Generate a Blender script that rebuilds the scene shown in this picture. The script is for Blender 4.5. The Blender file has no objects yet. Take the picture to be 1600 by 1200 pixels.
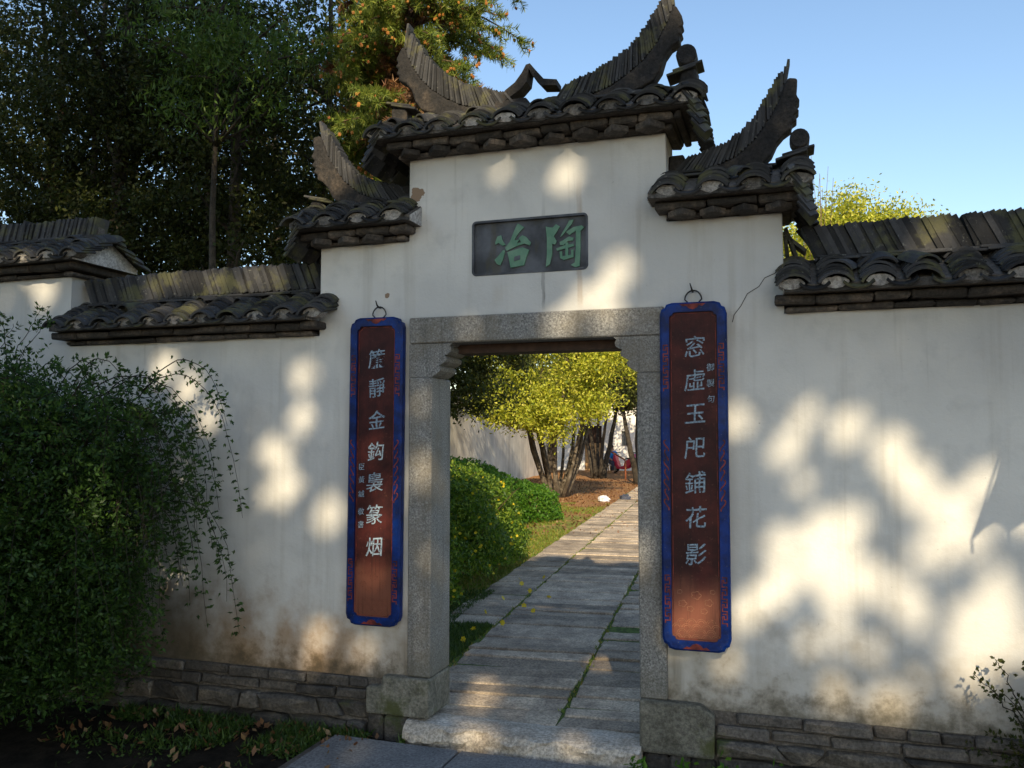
import bpy, math, random
import numpy as np
from mathutils import Matrix, Vector, Euler
from mathutils import noise as mnoise

random.seed(7); rng = np.random.default_rng(7)
S = bpy.context.scene
COL = S.collection
rad = math.radians

# ------------------------------------------------------------------ camera
YAW, PITCH = rad(18.0), rad(3.65)
cam_d = bpy.data.cameras.new('camera'); cam = bpy.data.objects.new('camera', cam_d); COL.objects.link(cam)
cam_d.lens = 30.0; cam_d.sensor_width = 36.0; cam_d.clip_end = 2000.0; cam_d.clip_start = 0.05
cam.location = (1.4, -4.676, 1.75)
cam.rotation_euler = (math.pi/2 + PITCH, 0, YAW)
S.camera = cam

# ------------------------------------------------------------------ sky and sun
SUN_AZ, SUN_EL = rad(17.0), rad(30.5)          # light runs towards (-sin az, cos az), from behind the camera
w = bpy.data.worlds.new('World'); S.world = w; w.use_nodes = True
wn = w.node_tree; wn.nodes.clear()
sky = wn.nodes.new('ShaderNodeTexSky'); sky.sky_type = 'NISHITA'; sky.sun_disc = False
sky.sun_elevation = SUN_EL; sky.sun_rotation = math.pi - SUN_AZ
sky.air_density = 1.3; sky.dust_density = 0.6; sky.ozone_density = 2.6; sky.altitude = 50
bg = wn.nodes.new('ShaderNodeBackground'); bg.inputs[1].default_value = 0.15
wo = wn.nodes.new('ShaderNodeOutputWorld')
wn.links.new(sky.outputs[0], bg.inputs[0]); wn.links.new(bg.outputs[0], wo.inputs[0])
LDIR = Vector((-math.sin(SUN_AZ)*math.cos(SUN_EL), math.cos(SUN_AZ)*math.cos(SUN_EL), -math.sin(SUN_EL)))
sd = bpy.data.lights.new('sun', 'SUN'); sd.energy = 5.0; sd.angle = rad(0.53); sd.color = (1.0, 0.84, 0.57)
so = bpy.data.objects.new('sun', sd); COL.objects.link(so)
so.rotation_euler = LDIR.to_track_quat('-Z', 'Y').to_euler(); so.location = (6, -14, 12)
S.view_settings.view_transform = 'Standard'; S.view_settings.look = 'None'
S.view_settings.gamma = 1.0; S.view_settings.use_curve_mapping = False
S.view_settings.exposure = 0.46
S.cycles.use_denoising = True
S.cycles.max_bounces = 6; S.cycles.diffuse_bounces = 3; S.cycles.glossy_bounces = 2
S.cycles.transmission_bounces = 3; S.cycles.transparent_max_bounces = 4

# ------------------------------------------------------------------ material helpers
class NT:
    def __init__(self, name):
        self.m = bpy.data.materials.new(name); self.m.use_nodes = True
        self.t = self.m.node_tree; self.t.nodes.clear()
        self.out = self.t.nodes.new('ShaderNodeOutputMaterial')
        self._pos = None
    def n(self, typ, **kw):
        x = self.t.nodes.new(typ)
        for k, v in kw.items(): setattr(x, k, v)
        return x
    def put(self, sock, v):
        if hasattr(v, 'links') or isinstance(v, bpy.types.NodeSocket): self.t.links.new(v, sock)
        elif isinstance(v, (tuple, list)) and sock.type == 'RGBA': sock.default_value = (*v[:3], 1)
        else: sock.default_value = v
    @property
    def pos(self):
        if self._pos is None: self._pos = self.n('ShaderNodeNewGeometry')
        return self._pos.outputs['Position']
    @property
    def island(self):
        self.pos; return self._pos.outputs['Random Per Island']
    @property
    def objrand(self): return self.n('ShaderNodeObjectInfo').outputs['Random']
    def objpos(self):
        return self.n('ShaderNodeTexCoord').outputs['Object']
    def xyz(self, v=None):
        s = self.n('ShaderNodeSeparateXYZ'); self.put(s.inputs[0], v or self.pos); return s.outputs
    def scale(self, sx, sy, sz, v=None):
        m = self.n('ShaderNodeMapping'); self.put(m.inputs['Vector'], v or self.pos); m.inputs['Scale'].default_value = (sx, sy, sz); return m.outputs[0]
    def noise(self, sc, detail=4, rough=0.55, v=None, dist=0.0):
        x = self.n('ShaderNodeTexNoise'); self.put(x.inputs['Vector'], v or self.pos)
        x.inputs['Scale'].default_value = sc; x.inputs['Detail'].default_value = detail; x.inputs['Roughness'].default_value = rough; x.inputs['Distortion'].default_value = dist
        return x.outputs['Fac']
    def voro(self, sc, v=None, out='Distance', feature='F1'):
        x = self.n('ShaderNodeTexVoronoi', feature=feature); self.put(x.inputs['Vector'], v or self.pos); x.inputs['Scale'].default_value = sc; return x.outputs[out]
    def math(self, op, a, b=0.0, c=None, clamp=False):
        x = self.n('ShaderNodeMath', operation=op); x.use_clamp = clamp
        self.put(x.inputs[0], a); self.put(x.inputs[1], b)
        if c is not None: self.put(x.inputs[2], c)
        return x.outputs[0]
    def rng(self, v, a, b, c=0.0, d=1.0):
        x = self.n('ShaderNodeMapRange', interpolation_type='SMOOTHSTEP'); self.put(x.inputs[0], v)
        for i, q in enumerate((a, b, c, d)): x.inputs[i+1].default_value = q
        return x.outputs[0]
    def mix(self, f, a, b):
        x = self.n('ShaderNodeMix', data_type='RGBA'); self.put(x.inputs[0], f); self.put(x.inputs[6], a); self.put(x.inputs[7], b); return x.outputs[2]
    def ramp(self, f, stops, interp='LINEAR'):
        x = self.n('ShaderNodeValToRGB'); self.put(x.inputs[0], f); r = x.color_ramp; r.interpolation = interp
        while len(r.elements) < len(stops): r.elements.new(0.5)
        for e, (p, c) in zip(r.elements, stops): e.position = p; e.color = (*c, 1)
        return x.outputs[0]
    def mul(self, a, f):
        x = self.n('ShaderNodeVectorMath', operation='SCALE'); self.put(x.inputs[0], a); self.put(x.inputs[3], f); return x.outputs[0]
    def bump(self, h, strength=0.3, dist=0.01):
        x = self.n('ShaderNodeBump'); self.put(x.inputs['Height'], h); x.inputs['Strength'].default_value = strength; x.inputs['Distance'].default_value = dist; return x.outputs[0]
    def finish(self, col, rough=0.8, bump=None, metal=0.0, spec=0.3):
        b = self.n('ShaderNodeBsdfPrincipled'); self.put(b.inputs['Base Color'], col); self.put(b.inputs['Roughness'], rough)
        b.inputs['Metallic'].default_value = metal; b.inputs['Specular IOR Level'].default_value = spec
        if bump is not None: self.put(b.inputs['Normal'], bump)
        self.t.links.new(b.outputs[0], self.out.inputs[0]); return self.m

MAT = {}
def simple(name, col, rough=0.6, var=0.15, sc=12, spec=0.3, metal=0.0, orand=0.0, bump=0.0):
    q = NT(name); f = q.rng(q.noise(sc, 4), 0.3, 0.7, 1-var, 1+var)
    c = q.mul(col, f)
    if orand: c = q.mul(c, q.rng(q.objrand, 0, 1, 1-orand, 1+orand))
    MAT[name] = q.finish(c, rough, q.bump(q.noise(sc*3, 4), bump, 0.01) if bump else None, metal, spec); return MAT[name]

def leafmat(name, cols, trans=0.35, rough=0.5, spec=0.35):
    q = NT(name); n = len(cols)
    c = q.ramp(q.island, [((i+0.5)/n, k) for i, k in enumerate(cols)])
    b = q.n('ShaderNodeBsdfPrincipled'); q.put(b.inputs['Base Color'], c); b.inputs['Roughness'].default_value = rough; b.inputs['Specular IOR Level'].default_value = spec
    t = q.n('ShaderNodeBsdfTranslucent'); q.put(t.inputs[0], q.mul(c, 1.25))
    m = q.n('ShaderNodeMixShader'); m.inputs[0].default_value = trans
    q.t.links.new(b.outputs[0], m.inputs[1]); q.t.links.new(t.outputs[0], m.inputs[2]); q.t.links.new(m.outputs[0], q.out.inputs[0])
    MAT[name] = q.m; return q.m

# lime plaster: chalky white, rain streaks, splash dirt, stains with their own shapes
q = NT('plaster'); X, Y, Z = q.xyz()
big = q.noise(0.9, 3); mid = q.noise(4.5, 5, 0.6); fine = q.noise(38, 5, 0.7)
c = q.mix(q.rng(big, 0.38, 0.62), (0.655, 0.63, 0.585), (0.53, 0.515, 0.49))
c = q.mix(q.math('MULTIPLY', q.rng(mid, 0.48, 0.70), 0.5), c, (0.48, 0.465, 0.44))
stv = q.scale(7, 7, 0.45); st = q.noise(1.0, 5, 0.6, v=stv)
c = q.mix(q.math('MULTIPLY', q.rng(st, 0.52, 0.74), 0.5), c, (0.42, 0.39, 0.34))
stv2 = q.scale(26, 26, 1.1); st2 = q.noise(1.0, 4, 0.6, v=stv2)
c = q.mix(q.math('MULTIPLY', q.rng(st2, 0.58, 0.77), 0.30), c, (0.36, 0.34, 0.30))
for x0, wd, z0, z1, col, am in ((0.07, 0.014, 2.45, 3.22, (0.16, 0.15, 0.14), 0.75), (0.285, 0.022, 2.45, 3.30, (0.36, 0.25, 0.15), 0.55), (-0.2, 0.05, 2.5, 2.73, (0.42, 0.33, 0.22), 0.5),
                               (0.62, 0.02, 2.45, 3.2, (0.38, 0.35, 0.31), 0.4), (1.12, 0.03, 2.2, 2.9, (0.40, 0.37, 0.32), 0.45), (0.80, 0.05, 0.3, 0.75, (0.05, 0.048, 0.03), 0.9), (-0.80, 0.05, 0.3, 0.72, (0.09, 0.08, 0.06), 0.85)):
    dx = q.math('ABSOLUTE', q.math('SUBTRACT', q.math('ADD', X, q.math('MULTIPLY', q.math('SUBTRACT', mid, 0.5), 0.04)), x0))
    f = q.math('MULTIPLY', q.rng(dx, wd*0.25, wd, 1, 0), q.math('MULTIPLY', q.rng(Z, z0, z0+0.12), q.rng(Z, z1-0.3, z1, 1, 0)))
    f = q.math('MULTIPLY', f, q.rng(st2, 0.3, 0.6, am*0.35, am))
    c = q.mix(f, c, col)
# splash-back dirt along the foot of the wall
dj = q.math('ADD', q.math('MULTIPLY', q.math('SUBTRACT', 1.0, Z), 1.25), q.math('MULTIPLY', q.math('SUBTRACT', mid, 0.5), 1.3))
dirt = q.rng(dj, 0.12, 0.95)
leftish = q.rng(X, -0.6, -1.3, 0, 1)
c = q.mix(q.math('MULTIPLY', dirt, 0.85), c, q.mix(leftish, (0.33, 0.28, 0.21), (0.33, 0.18, 0.065)))
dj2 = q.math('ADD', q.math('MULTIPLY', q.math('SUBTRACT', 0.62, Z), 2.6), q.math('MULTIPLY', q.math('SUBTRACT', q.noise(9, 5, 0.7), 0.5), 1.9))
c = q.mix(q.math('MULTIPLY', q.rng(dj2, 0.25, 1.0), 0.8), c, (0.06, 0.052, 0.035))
far = q.math('MULTIPLY', q.rng(X, -1.5, -2.4), q.rng(q.math('ADD', q.math('SUBTRACT', 1.25, Z), q.math('SUBTRACT', mid, 0.5)), 0.0, 0.8))  # left end of the wall, darker towards the bottom
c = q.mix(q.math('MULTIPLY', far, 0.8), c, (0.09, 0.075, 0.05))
# pitting and dark specks
sp = q.rng(q.noise(55, 2, 0.5), 0.71, 0.77); c = q.mix(q.math('MULTIPLY', sp, q.rng(mid, 0.45, 0.6, 0.0, 0.6)), c, (0.2, 0.19, 0.17))
# peeled patches that bare the brown undercoat
for x0, z0, r in ((-0.72, 3.23, 0.05), (-0.75, 3.13, 0.04), (-0.92, 2.62, 0.02)):
    d = q.math('SQRT', q.math('ADD', q.math('POWER', q.math('SUBTRACT', X, x0), 2.0), q.math('POWER', q.math('SUBTRACT', Z, z0), 2.0)))
    f = q.rng(q.math('ADD', d, q.math('MULTIPLY', q.math('SUBTRACT', q.noise(22, 4, 0.6), 0.5), r*2.2)), r*0.8, r*0.9, 1, 0)
    c = q.mix(f, c, (0.27, 0.185, 0.125))
h = q.math('ADD', q.math('MULTIPLY', mid, 0.6), q.math('MULTIPLY', fine, 0.18))
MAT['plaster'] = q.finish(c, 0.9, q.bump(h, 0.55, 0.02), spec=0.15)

q = NT('plaster_garden')
c = q.mix(q.rng(q.noise(1.2, 4), 0.35, 0.65), (0.68, 0.65, 0.6), (0.5, 0.48, 0.45))
c = q.mix(q.math('MULTIPLY', q.rng(q.noise(1, 5, v=q.scale(4, 4, 0.3)), 0.5, 0.72), 0.5), c, (0.36, 0.33, 0.3))
MAT['plaster_garden'] = q.finish(c, 0.9, q.bump(q.noise(8, 5), 0.3, 0.02), spec=0.15)

q = NT('granite')
s1 = q.noise(115, 3, 0.7); s2 = q.voro(150)
c = q.ramp(s1, [(0.28, (0.07, 0.068, 0.068)), (0.44, (0.20, 0.193, 0.182)), (0.56, (0.31, 0.298, 0.278)), (0.72, (0.52, 0.50, 0.47))])
c = q.mix(q.rng(q.noise(2.6, 5, 0.65), 0.4, 0.65, 0, 0.6), c, (0.20, 0.165, 0.115))
c = q.mix(q.rng(q.noise(1, 5, 0.65, v=q.scale(16, 16, 0.9)), 0.52, 0.72, 0, 0.55), c, (0.10, 0.09, 0.075))
c = q.mix(q.rng(q.voro(17), 0.10, 0.16, 0.35, 0), c, (0.42, 0.40, 0.37))
X, Y, Z = q.xyz()
c = q.mul(c, q.rng(q.objrand, 0, 1, 0.8, 1.15))
low = q.rng(q.math('ADD', Z, q.math('MULTIPLY', q.noise(5, 4), 0.7)), 0.45, 1.1, 0.75, 0.0)
c = q.mix(low, c, (0.105, 0.095, 0.06))
MAT['granite'] = q.finish(c, 0.75, q.bump(s1, 0.35, 0.006), spec=0.3)

def stone(name, cols, sc=6, orand=0.25, bump=0.5, moss=None, speck=0.4):
    q = NT(name); n = q.noise(sc, 6, 0.65)
    c = q.ramp(n, [(0.25 + 0.5*i/(len(cols)-1), k) for i, k in enumerate(cols)])
    c = q.mul(c, q.rng(q.objrand, 0, 1, 1-orand, 1+orand))
    c = q.mul(c, q.rng(q.noise(60, 4, 0.7), 0.3, 0.7, 1-speck, 1+speck))
    if moss: c = q.mix(q.rng(q.noise(3.2, 5, 0.65), moss[1], moss[1]+0.14), c, moss[0])
    hgt = q.math('ADD', q.math('MULTIPLY', n, 0.7), q.math('MULTIPLY', q.noise(34, 5, 0.7), 0.3))
    MAT[name] = q.finish(c, 0.82, q.bump(hgt, bump, 0.03), spec=0.3); return MAT[name]
stone('threshold_stone', [(0.20, 0.155, 0.11), (0.42, 0.36, 0.29), (0.56, 0.50, 0.43)], 5, 0.05, 1.0)
stone('slab_stone', [(0.14, 0.108, 0.085), (0.34, 0.27, 0.20), (0.56, 0.445, 0.325)], 4.5, 0.3, 1.0)
stone('forecourt_stone', [(0.12, 0.12, 0.12), (0.2, 0.195, 0.19), (0.27, 0.255, 0.24)], 2.5, 0.12, 0.45)
stone('rubble_stone', [(0.04, 0.035, 0.03), (0.085, 0.074, 0.062), (0.18, 0.15, 0.115)], 8, 0.5, 0.9, ((0.06, 0.075, 0.02), 0.56))
stone('plinth_stone', [(0.08, 0.073, 0.055), (0.15, 0.14, 0.11), (0.23, 0.21, 0.17)], 7, 0.1, 0.8, ((0.075, 0.08, 0.03), 0.56))
stone('grey_brick', [(0.045, 0.039, 0.034), (0.085, 0.074, 0.063), (0.15, 0.122, 0.095)], 9, 0.3, 0.6, ((0.08, 0.09, 0.025), 0.6))
stone('red_brick', [(0.075, 0.04, 0.03), (0.13, 0.065, 0.045)], 9, 0.15, 0.6)
stone('mortar', [(0.07, 0.06, 0.05), (0.14, 0.12, 0.10)], 9, 0.0, 0.8)
# roof tiles: charcoal clay with lichen and moss
q = NT('roof_tile')
c = q.mul(q.mix(q.noise(14, 4), (0.020, 0.020, 0.022), (0.062, 0.060, 0.060)), q.rng(q.objrand, 0, 1, 0.55, 1.5))
c = q.mix(q.rng(q.noise(30, 5, 0.7), 0.60, 0.70, 0, 0.7), c, (0.20, 0.195, 0.17))
c = q.mix(q.rng(q.noise(5.5, 5, 0.65), 0.50, 0.66, 0, 0.8), c, (0.11, 0.105, 0.05))
MAT['roof_tile'] = q.finish(c, 0.85, q.bump(q.noise(70, 4), 0.35, 0.006), spec=0.25)
stone('eave_render', [(0.03, 0.028, 0.027), (0.06, 0.056, 0.052), (0.16, 0.145, 0.13)], 8, 0.2, 0.6)
stone('gable_render', [(0.24, 0.22, 0.21), (0.42, 0.40, 0.38), (0.5, 0.48, 0.46)], 8, 0.1, 0.5)
stone('plug_mortar', [(0.12, 0.11, 0.10), (0.24, 0.22, 0.2), (0.36, 0.34, 0.31)], 22, 0.45, 0.6)
stone('corbel_brick', [(0.03, 0.026, 0.024), (0.065, 0.055, 0.047), (0.17, 0.13, 0.10)], 10, 0.45, 0.5)
stone('beak_mortar', [(0.012, 0.011, 0.011), (0.024, 0.021, 0.019), (0.075, 0.057, 0.042)], 7, 0.1, 0.8)

# lacquer boards
q = NT('blue_lacquer'); n = q.noise(9, 5, 0.65)
c = q.mix(q.rng(n, 0.35, 0.7), (0.0015, 0.010, 0.065), (0.002, 0.030, 0.19)); c = q.mix(q.rng(q.noise(38, 5, 0.7), 0.60, 0.70, 0, 0.7), c, (0.035, 0.035, 0.045)); c = q.mix(q.rng(q.noise(120, 3), 0.68, 0.74), c, (0.12, 0.12, 0.13))
MAT['blue_lacquer'] = q.finish(c, 0.42, q.bump(q.noise(26, 5), 0.25, 0.01), spec=0.22)
q = NT('red_lacquer'); n = q.noise(6, 5, 0.65)
c = q.mix(q.rng(n, 0.35, 0.7), (0.028, 0.0075, 0.0075), (0.075, 0.016, 0.013)); c = q.mix(q.rng(q.noise(60, 3), 0.62, 0.75, 0, 0.5), c, (0.17, 0.07, 0.045))
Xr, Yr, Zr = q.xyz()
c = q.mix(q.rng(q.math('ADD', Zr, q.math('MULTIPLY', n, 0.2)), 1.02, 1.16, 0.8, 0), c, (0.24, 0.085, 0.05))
c = q.mix(q.rng(q.noise(1, 5, 0.65, v=q.scale(60, 1, 2.2)), 0.5, 0.7, 0, 0.5), c, (0.022, 0.009, 0.008))
MAT['red_lacquer'] = q.finish(c, 0.5, q.bump(q.noise(1, 4, 0.6, v=q.scale(90, 1, 4)), 0.3, 0.004), spec=0.18)
simple('fret_red', (0.15, 0.024, 0.018), 0.6, 0.75, 22)
q = NT('silver_paint'); n = q.noise(90, 4, 0.7)
MAT['silver_paint'] = q.finish(q.ramp(n, [(0.34, (0.04, 0.045, 0.06)), (0.5, (0.22, 0.29, 0.36)), (0.75, (0.45, 0.53, 0.59))]), 0.6)
simple('relief_ochre', (0.27, 0.11, 0.06), 0.55, 0.3, 40)
q = NT('slate'); n = q.noise(5, 5)
c = q.mix(q.rng(n, 0.35, 0.65), (0.045, 0.047, 0.053), (0.115, 0.12, 0.135)); c = q.mix(q.rng(q.noise(7, 4, v=q.scale(1.5, 1, 0.5)), 0.55, 0.7, 0, 0.5), c, (0.075, 0.065, 0.035))
MAT['slate'] = q.finish(c, 0.65, q.bump(q.noise(25, 4), 0.2, 0.01))
q = NT('green_paint'); n = q.noise(9, 5, 0.6)
MAT['green_paint'] = q.finish(q.mix(q.rng(n, 0.35, 0.7), (0.10, 0.215, 0.14), (0.17, 0.285, 0.20)), 0.7, q.bump(q.noise(40, 4), 0.2, 0.005))
simple('iron', (0.03, 0.027, 0.025), 0.6, 0.3, 30)
simple('crack_dark', (0.06, 0.055, 0.05), 0.9)
simple('dark_wood', (0.055, 0.03, 0.02), 0.7, 0.3, 20)

# vegetation
leafmat('leaf_dark', [(0.020, 0.026, 0.007), (0.030, 0.042, 0.009), (0.042, 0.056, 0.012), (0.065, 0.07, 0.014), (0.035, 0.038, 0.012)], 0.35, 0.6, 0.2)
leafmat('leaf_mid', [(0.045, 0.085, 0.014), (0.075, 0.135, 0.02), (0.12, 0.18, 0.024), (0.07, 0.11, 0.02)], 0.45)
leafmat('leaf_gold', [(0.13, 0.17, 0.02), (0.42, 0.44, 0.04), (0.58, 0.56, 0.055), (0.24, 0.29, 0.025), (0.66, 0.60, 0.11), (0.34, 0.38, 0.03)], 0.38)
leafmat('leaf_olive', [(0.035, 0.05, 0.012), (0.06, 0.075, 0.015), (0.09, 0.10, 0.02)], 0.35)
leafmat('leaf_jasmine', [(0.02, 0.045, 0.010), (0.038, 0.085, 0.014), (0.07, 0.14, 0.02), (0.03, 0.065, 0.013)], 0.4)
leafmat('leaf_hedge', [(0.045, 0.095, 0.012), (0.08, 0.16, 0.014), (0.14, 0.23, 0.02), (0.19, 0.26, 0.024)], 0.4)
leafmat('leaf_fresh', [(0.05, 0.14, 0.012), (0.08, 0.19, 0.016), (0.12, 0.24, 0.02)], 0.45)
leafmat('fir_needle', [(0.08, 0.12, 0.018), (0.13, 0.18, 0.024), (0.20, 0.25, 0.035), (0.25, 0.27, 0.045)], 0.3)
leafmat('fir_dead', [(0.16, 0.065, 0.025), (0.24, 0.11, 0.045), (0.13, 0.05, 0.02), (0.30, 0.17, 0.08)], 0.2)
leafmat('fir_cone', [(0.34, 0.14, 0.03), (0.45, 0.20, 0.045), (0.28, 0.10, 0.03)], 0.1)
leafmat('petal', [(0.62, 0.45, 0.015), (0.75, 0.58, 0.03), (0.68, 0.50, 0.02)], 0.3)
leafmat('grass_blade', [(0.03, 0.065, 0.012), (0.055, 0.105, 0.016), (0.085, 0.14, 0.02), (0.05, 0.08, 0.018)], 0.35)
leafmat('grass_lit', [(0.11, 0.18, 0.02), (0.17, 0.24, 0.025), (0.26, 0.27, 0.04), (0.28, 0.2, 0.06)], 0.35)
leafmat('fallen_leaf', [(0.15, 0.065, 0.028), (0.21, 0.10, 0.04), (0.12, 0.05, 0.02), (0.26, 0.16, 0.07)], 0.15)
stone('bark', [(0.022, 0.018, 0.014), (0.05, 0.04, 0.03), (0.09, 0.07, 0.05)], 10, 0.2, 1.0)
stone('bark_brown', [(0.05, 0.03, 0.02), (0.12, 0.07, 0.045), (0.2, 0.13, 0.085)], 12, 0.2, 1.0)
stone('bark_pale', [(0.03, 0.022, 0.016), (0.09, 0.07, 0.05), (0.24, 0.2, 0.155)], 7, 0.15, 0.9)
simple('stem_brown', (0.06, 0.04, 0.02), 0.8, 0.3, 20)
simple('stem_dark', (0.022, 0.018, 0.011), 0.8, 0.3, 20)
simple('stem_green', (0.03, 0.045, 0.015), 0.7, 0.3, 20)

# ground: bare dark soil outside, grass and red leaf litter inside
q = NT('ground'); X, Y, Z = q.xyz()
soil = q.mix(q.rng(q.noise(7, 6, 0.65), 0.3, 0.7), (0.010, 0.008, 0.006), (0.036, 0.028, 0.02))
gr = q.mix(q.rng(q.noise(9, 5, 0.7), 0.35, 0.65), (0.11, 0.16, 0.025), (0.28, 0.24, 0.07))
lit = q.mix(q.rng(q.noise(14, 6, 0.7), 0.3, 0.7), (0.20, 0.09, 0.04), (0.42, 0.23, 0.10))
fl = q.rng(q.math('ADD', q.math('MULTIPLY', q.math('SUBTRACT', Y, 13.0), 0.13), q.math('MULTIPLY', q.math('SUBTRACT', q.noise(0.7, 4), 0.5), 2.6)), -0.2, 0.45)
ins = q.mix(fl, gr, lit)
MAT['ground'] = q.finish(q.mix(q.rng(Y, 0.1, 0.2), soil, ins), 0.95, q.bump(q.noise(18, 6, 0.7), 0.8, 0.04), spec=0.1)
simple('moss_joint', (0.075, 0.11, 0.02), 0.95, 0.5, 25, bump=0.8)

# far things
simple('white_wall', (0.72, 0.69, 0.65), 0.9, 0.12, 2)
simple('door_plank', (0.42, 0.25, 0.11), 0.7, 0.3, 6, orand=0.2)
simple('window_dark', (0.10, 0.11, 0.12), 0.4, 0.2, 5)
simple('shirt_blue', (0.02, 0.22, 0.62), 0.8, 0.1, 8)
simple('trouser_dark', (0.04, 0.045, 0.07), 0.85)
simple('skin', (0.42, 0.24, 0.16), 0.6, 0.05)
simple('hair', (0.015, 0.012, 0.01), 0.6)
simple('scooter_red', (0.45, 0.012, 0.05), 0.3, 0.05, 4, 0.5)
simple('scooter_pink', (0.42, 0.06, 0.16), 0.35, 0.05, 4, 0.5)
simple('tyre_black', (0.02, 0.02, 0.02), 0.8)
simple('metal_grey', (0.35, 0.35, 0.36), 0.35, 0.05, 5, 0.5, 0.7)
simple('bag_white', (0.72, 0.72, 0.74), 0.5, 0.1, 20)
simple('bag_dark', (0.05, 0.055, 0.08), 0.5, 0.2, 20)
simple('rust_paint', (0.26, 0.08, 0.035), 0.7, 0.3, 10)
simple('parasol_cloth', (0.30, 0.10, 0.07), 0.85, 0.1, 6)

# ------------------------------------------------------------------ object helpers
WM = {}
def reg(o, parent, Mw):
    COL.objects.link(o)
    if parent is not None:
        o.parent = parent; o.matrix_parent_inverse = WM[parent.name].inverted()
    o.matrix_basis = Mw; WM[o.name] = Mw.copy(); return o
def tag(o, label=None, cat=None, group=None, kind=None):
    if label: o['label'] = label
    if cat: o['category'] = cat
    if group: o['group'] = group
    if kind: o['kind'] = kind
    return o
def thing(name, label, cat, loc=(0, 0, 0), group=None):
    o = bpy.data.objects.new(name, None); o.empty_display_size = 0.2
    reg(o, None, Matrix.Translation(loc)); return tag(o, label, cat, group)
def obj(name, me, parent=None, Mw=None, mat=None):
    if mat is not None and len(me.materials) == 0: me.materials.append(MAT[mat])
    return reg(bpy.data.objects.new(name, me), parent, Mw or Matrix())

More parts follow.
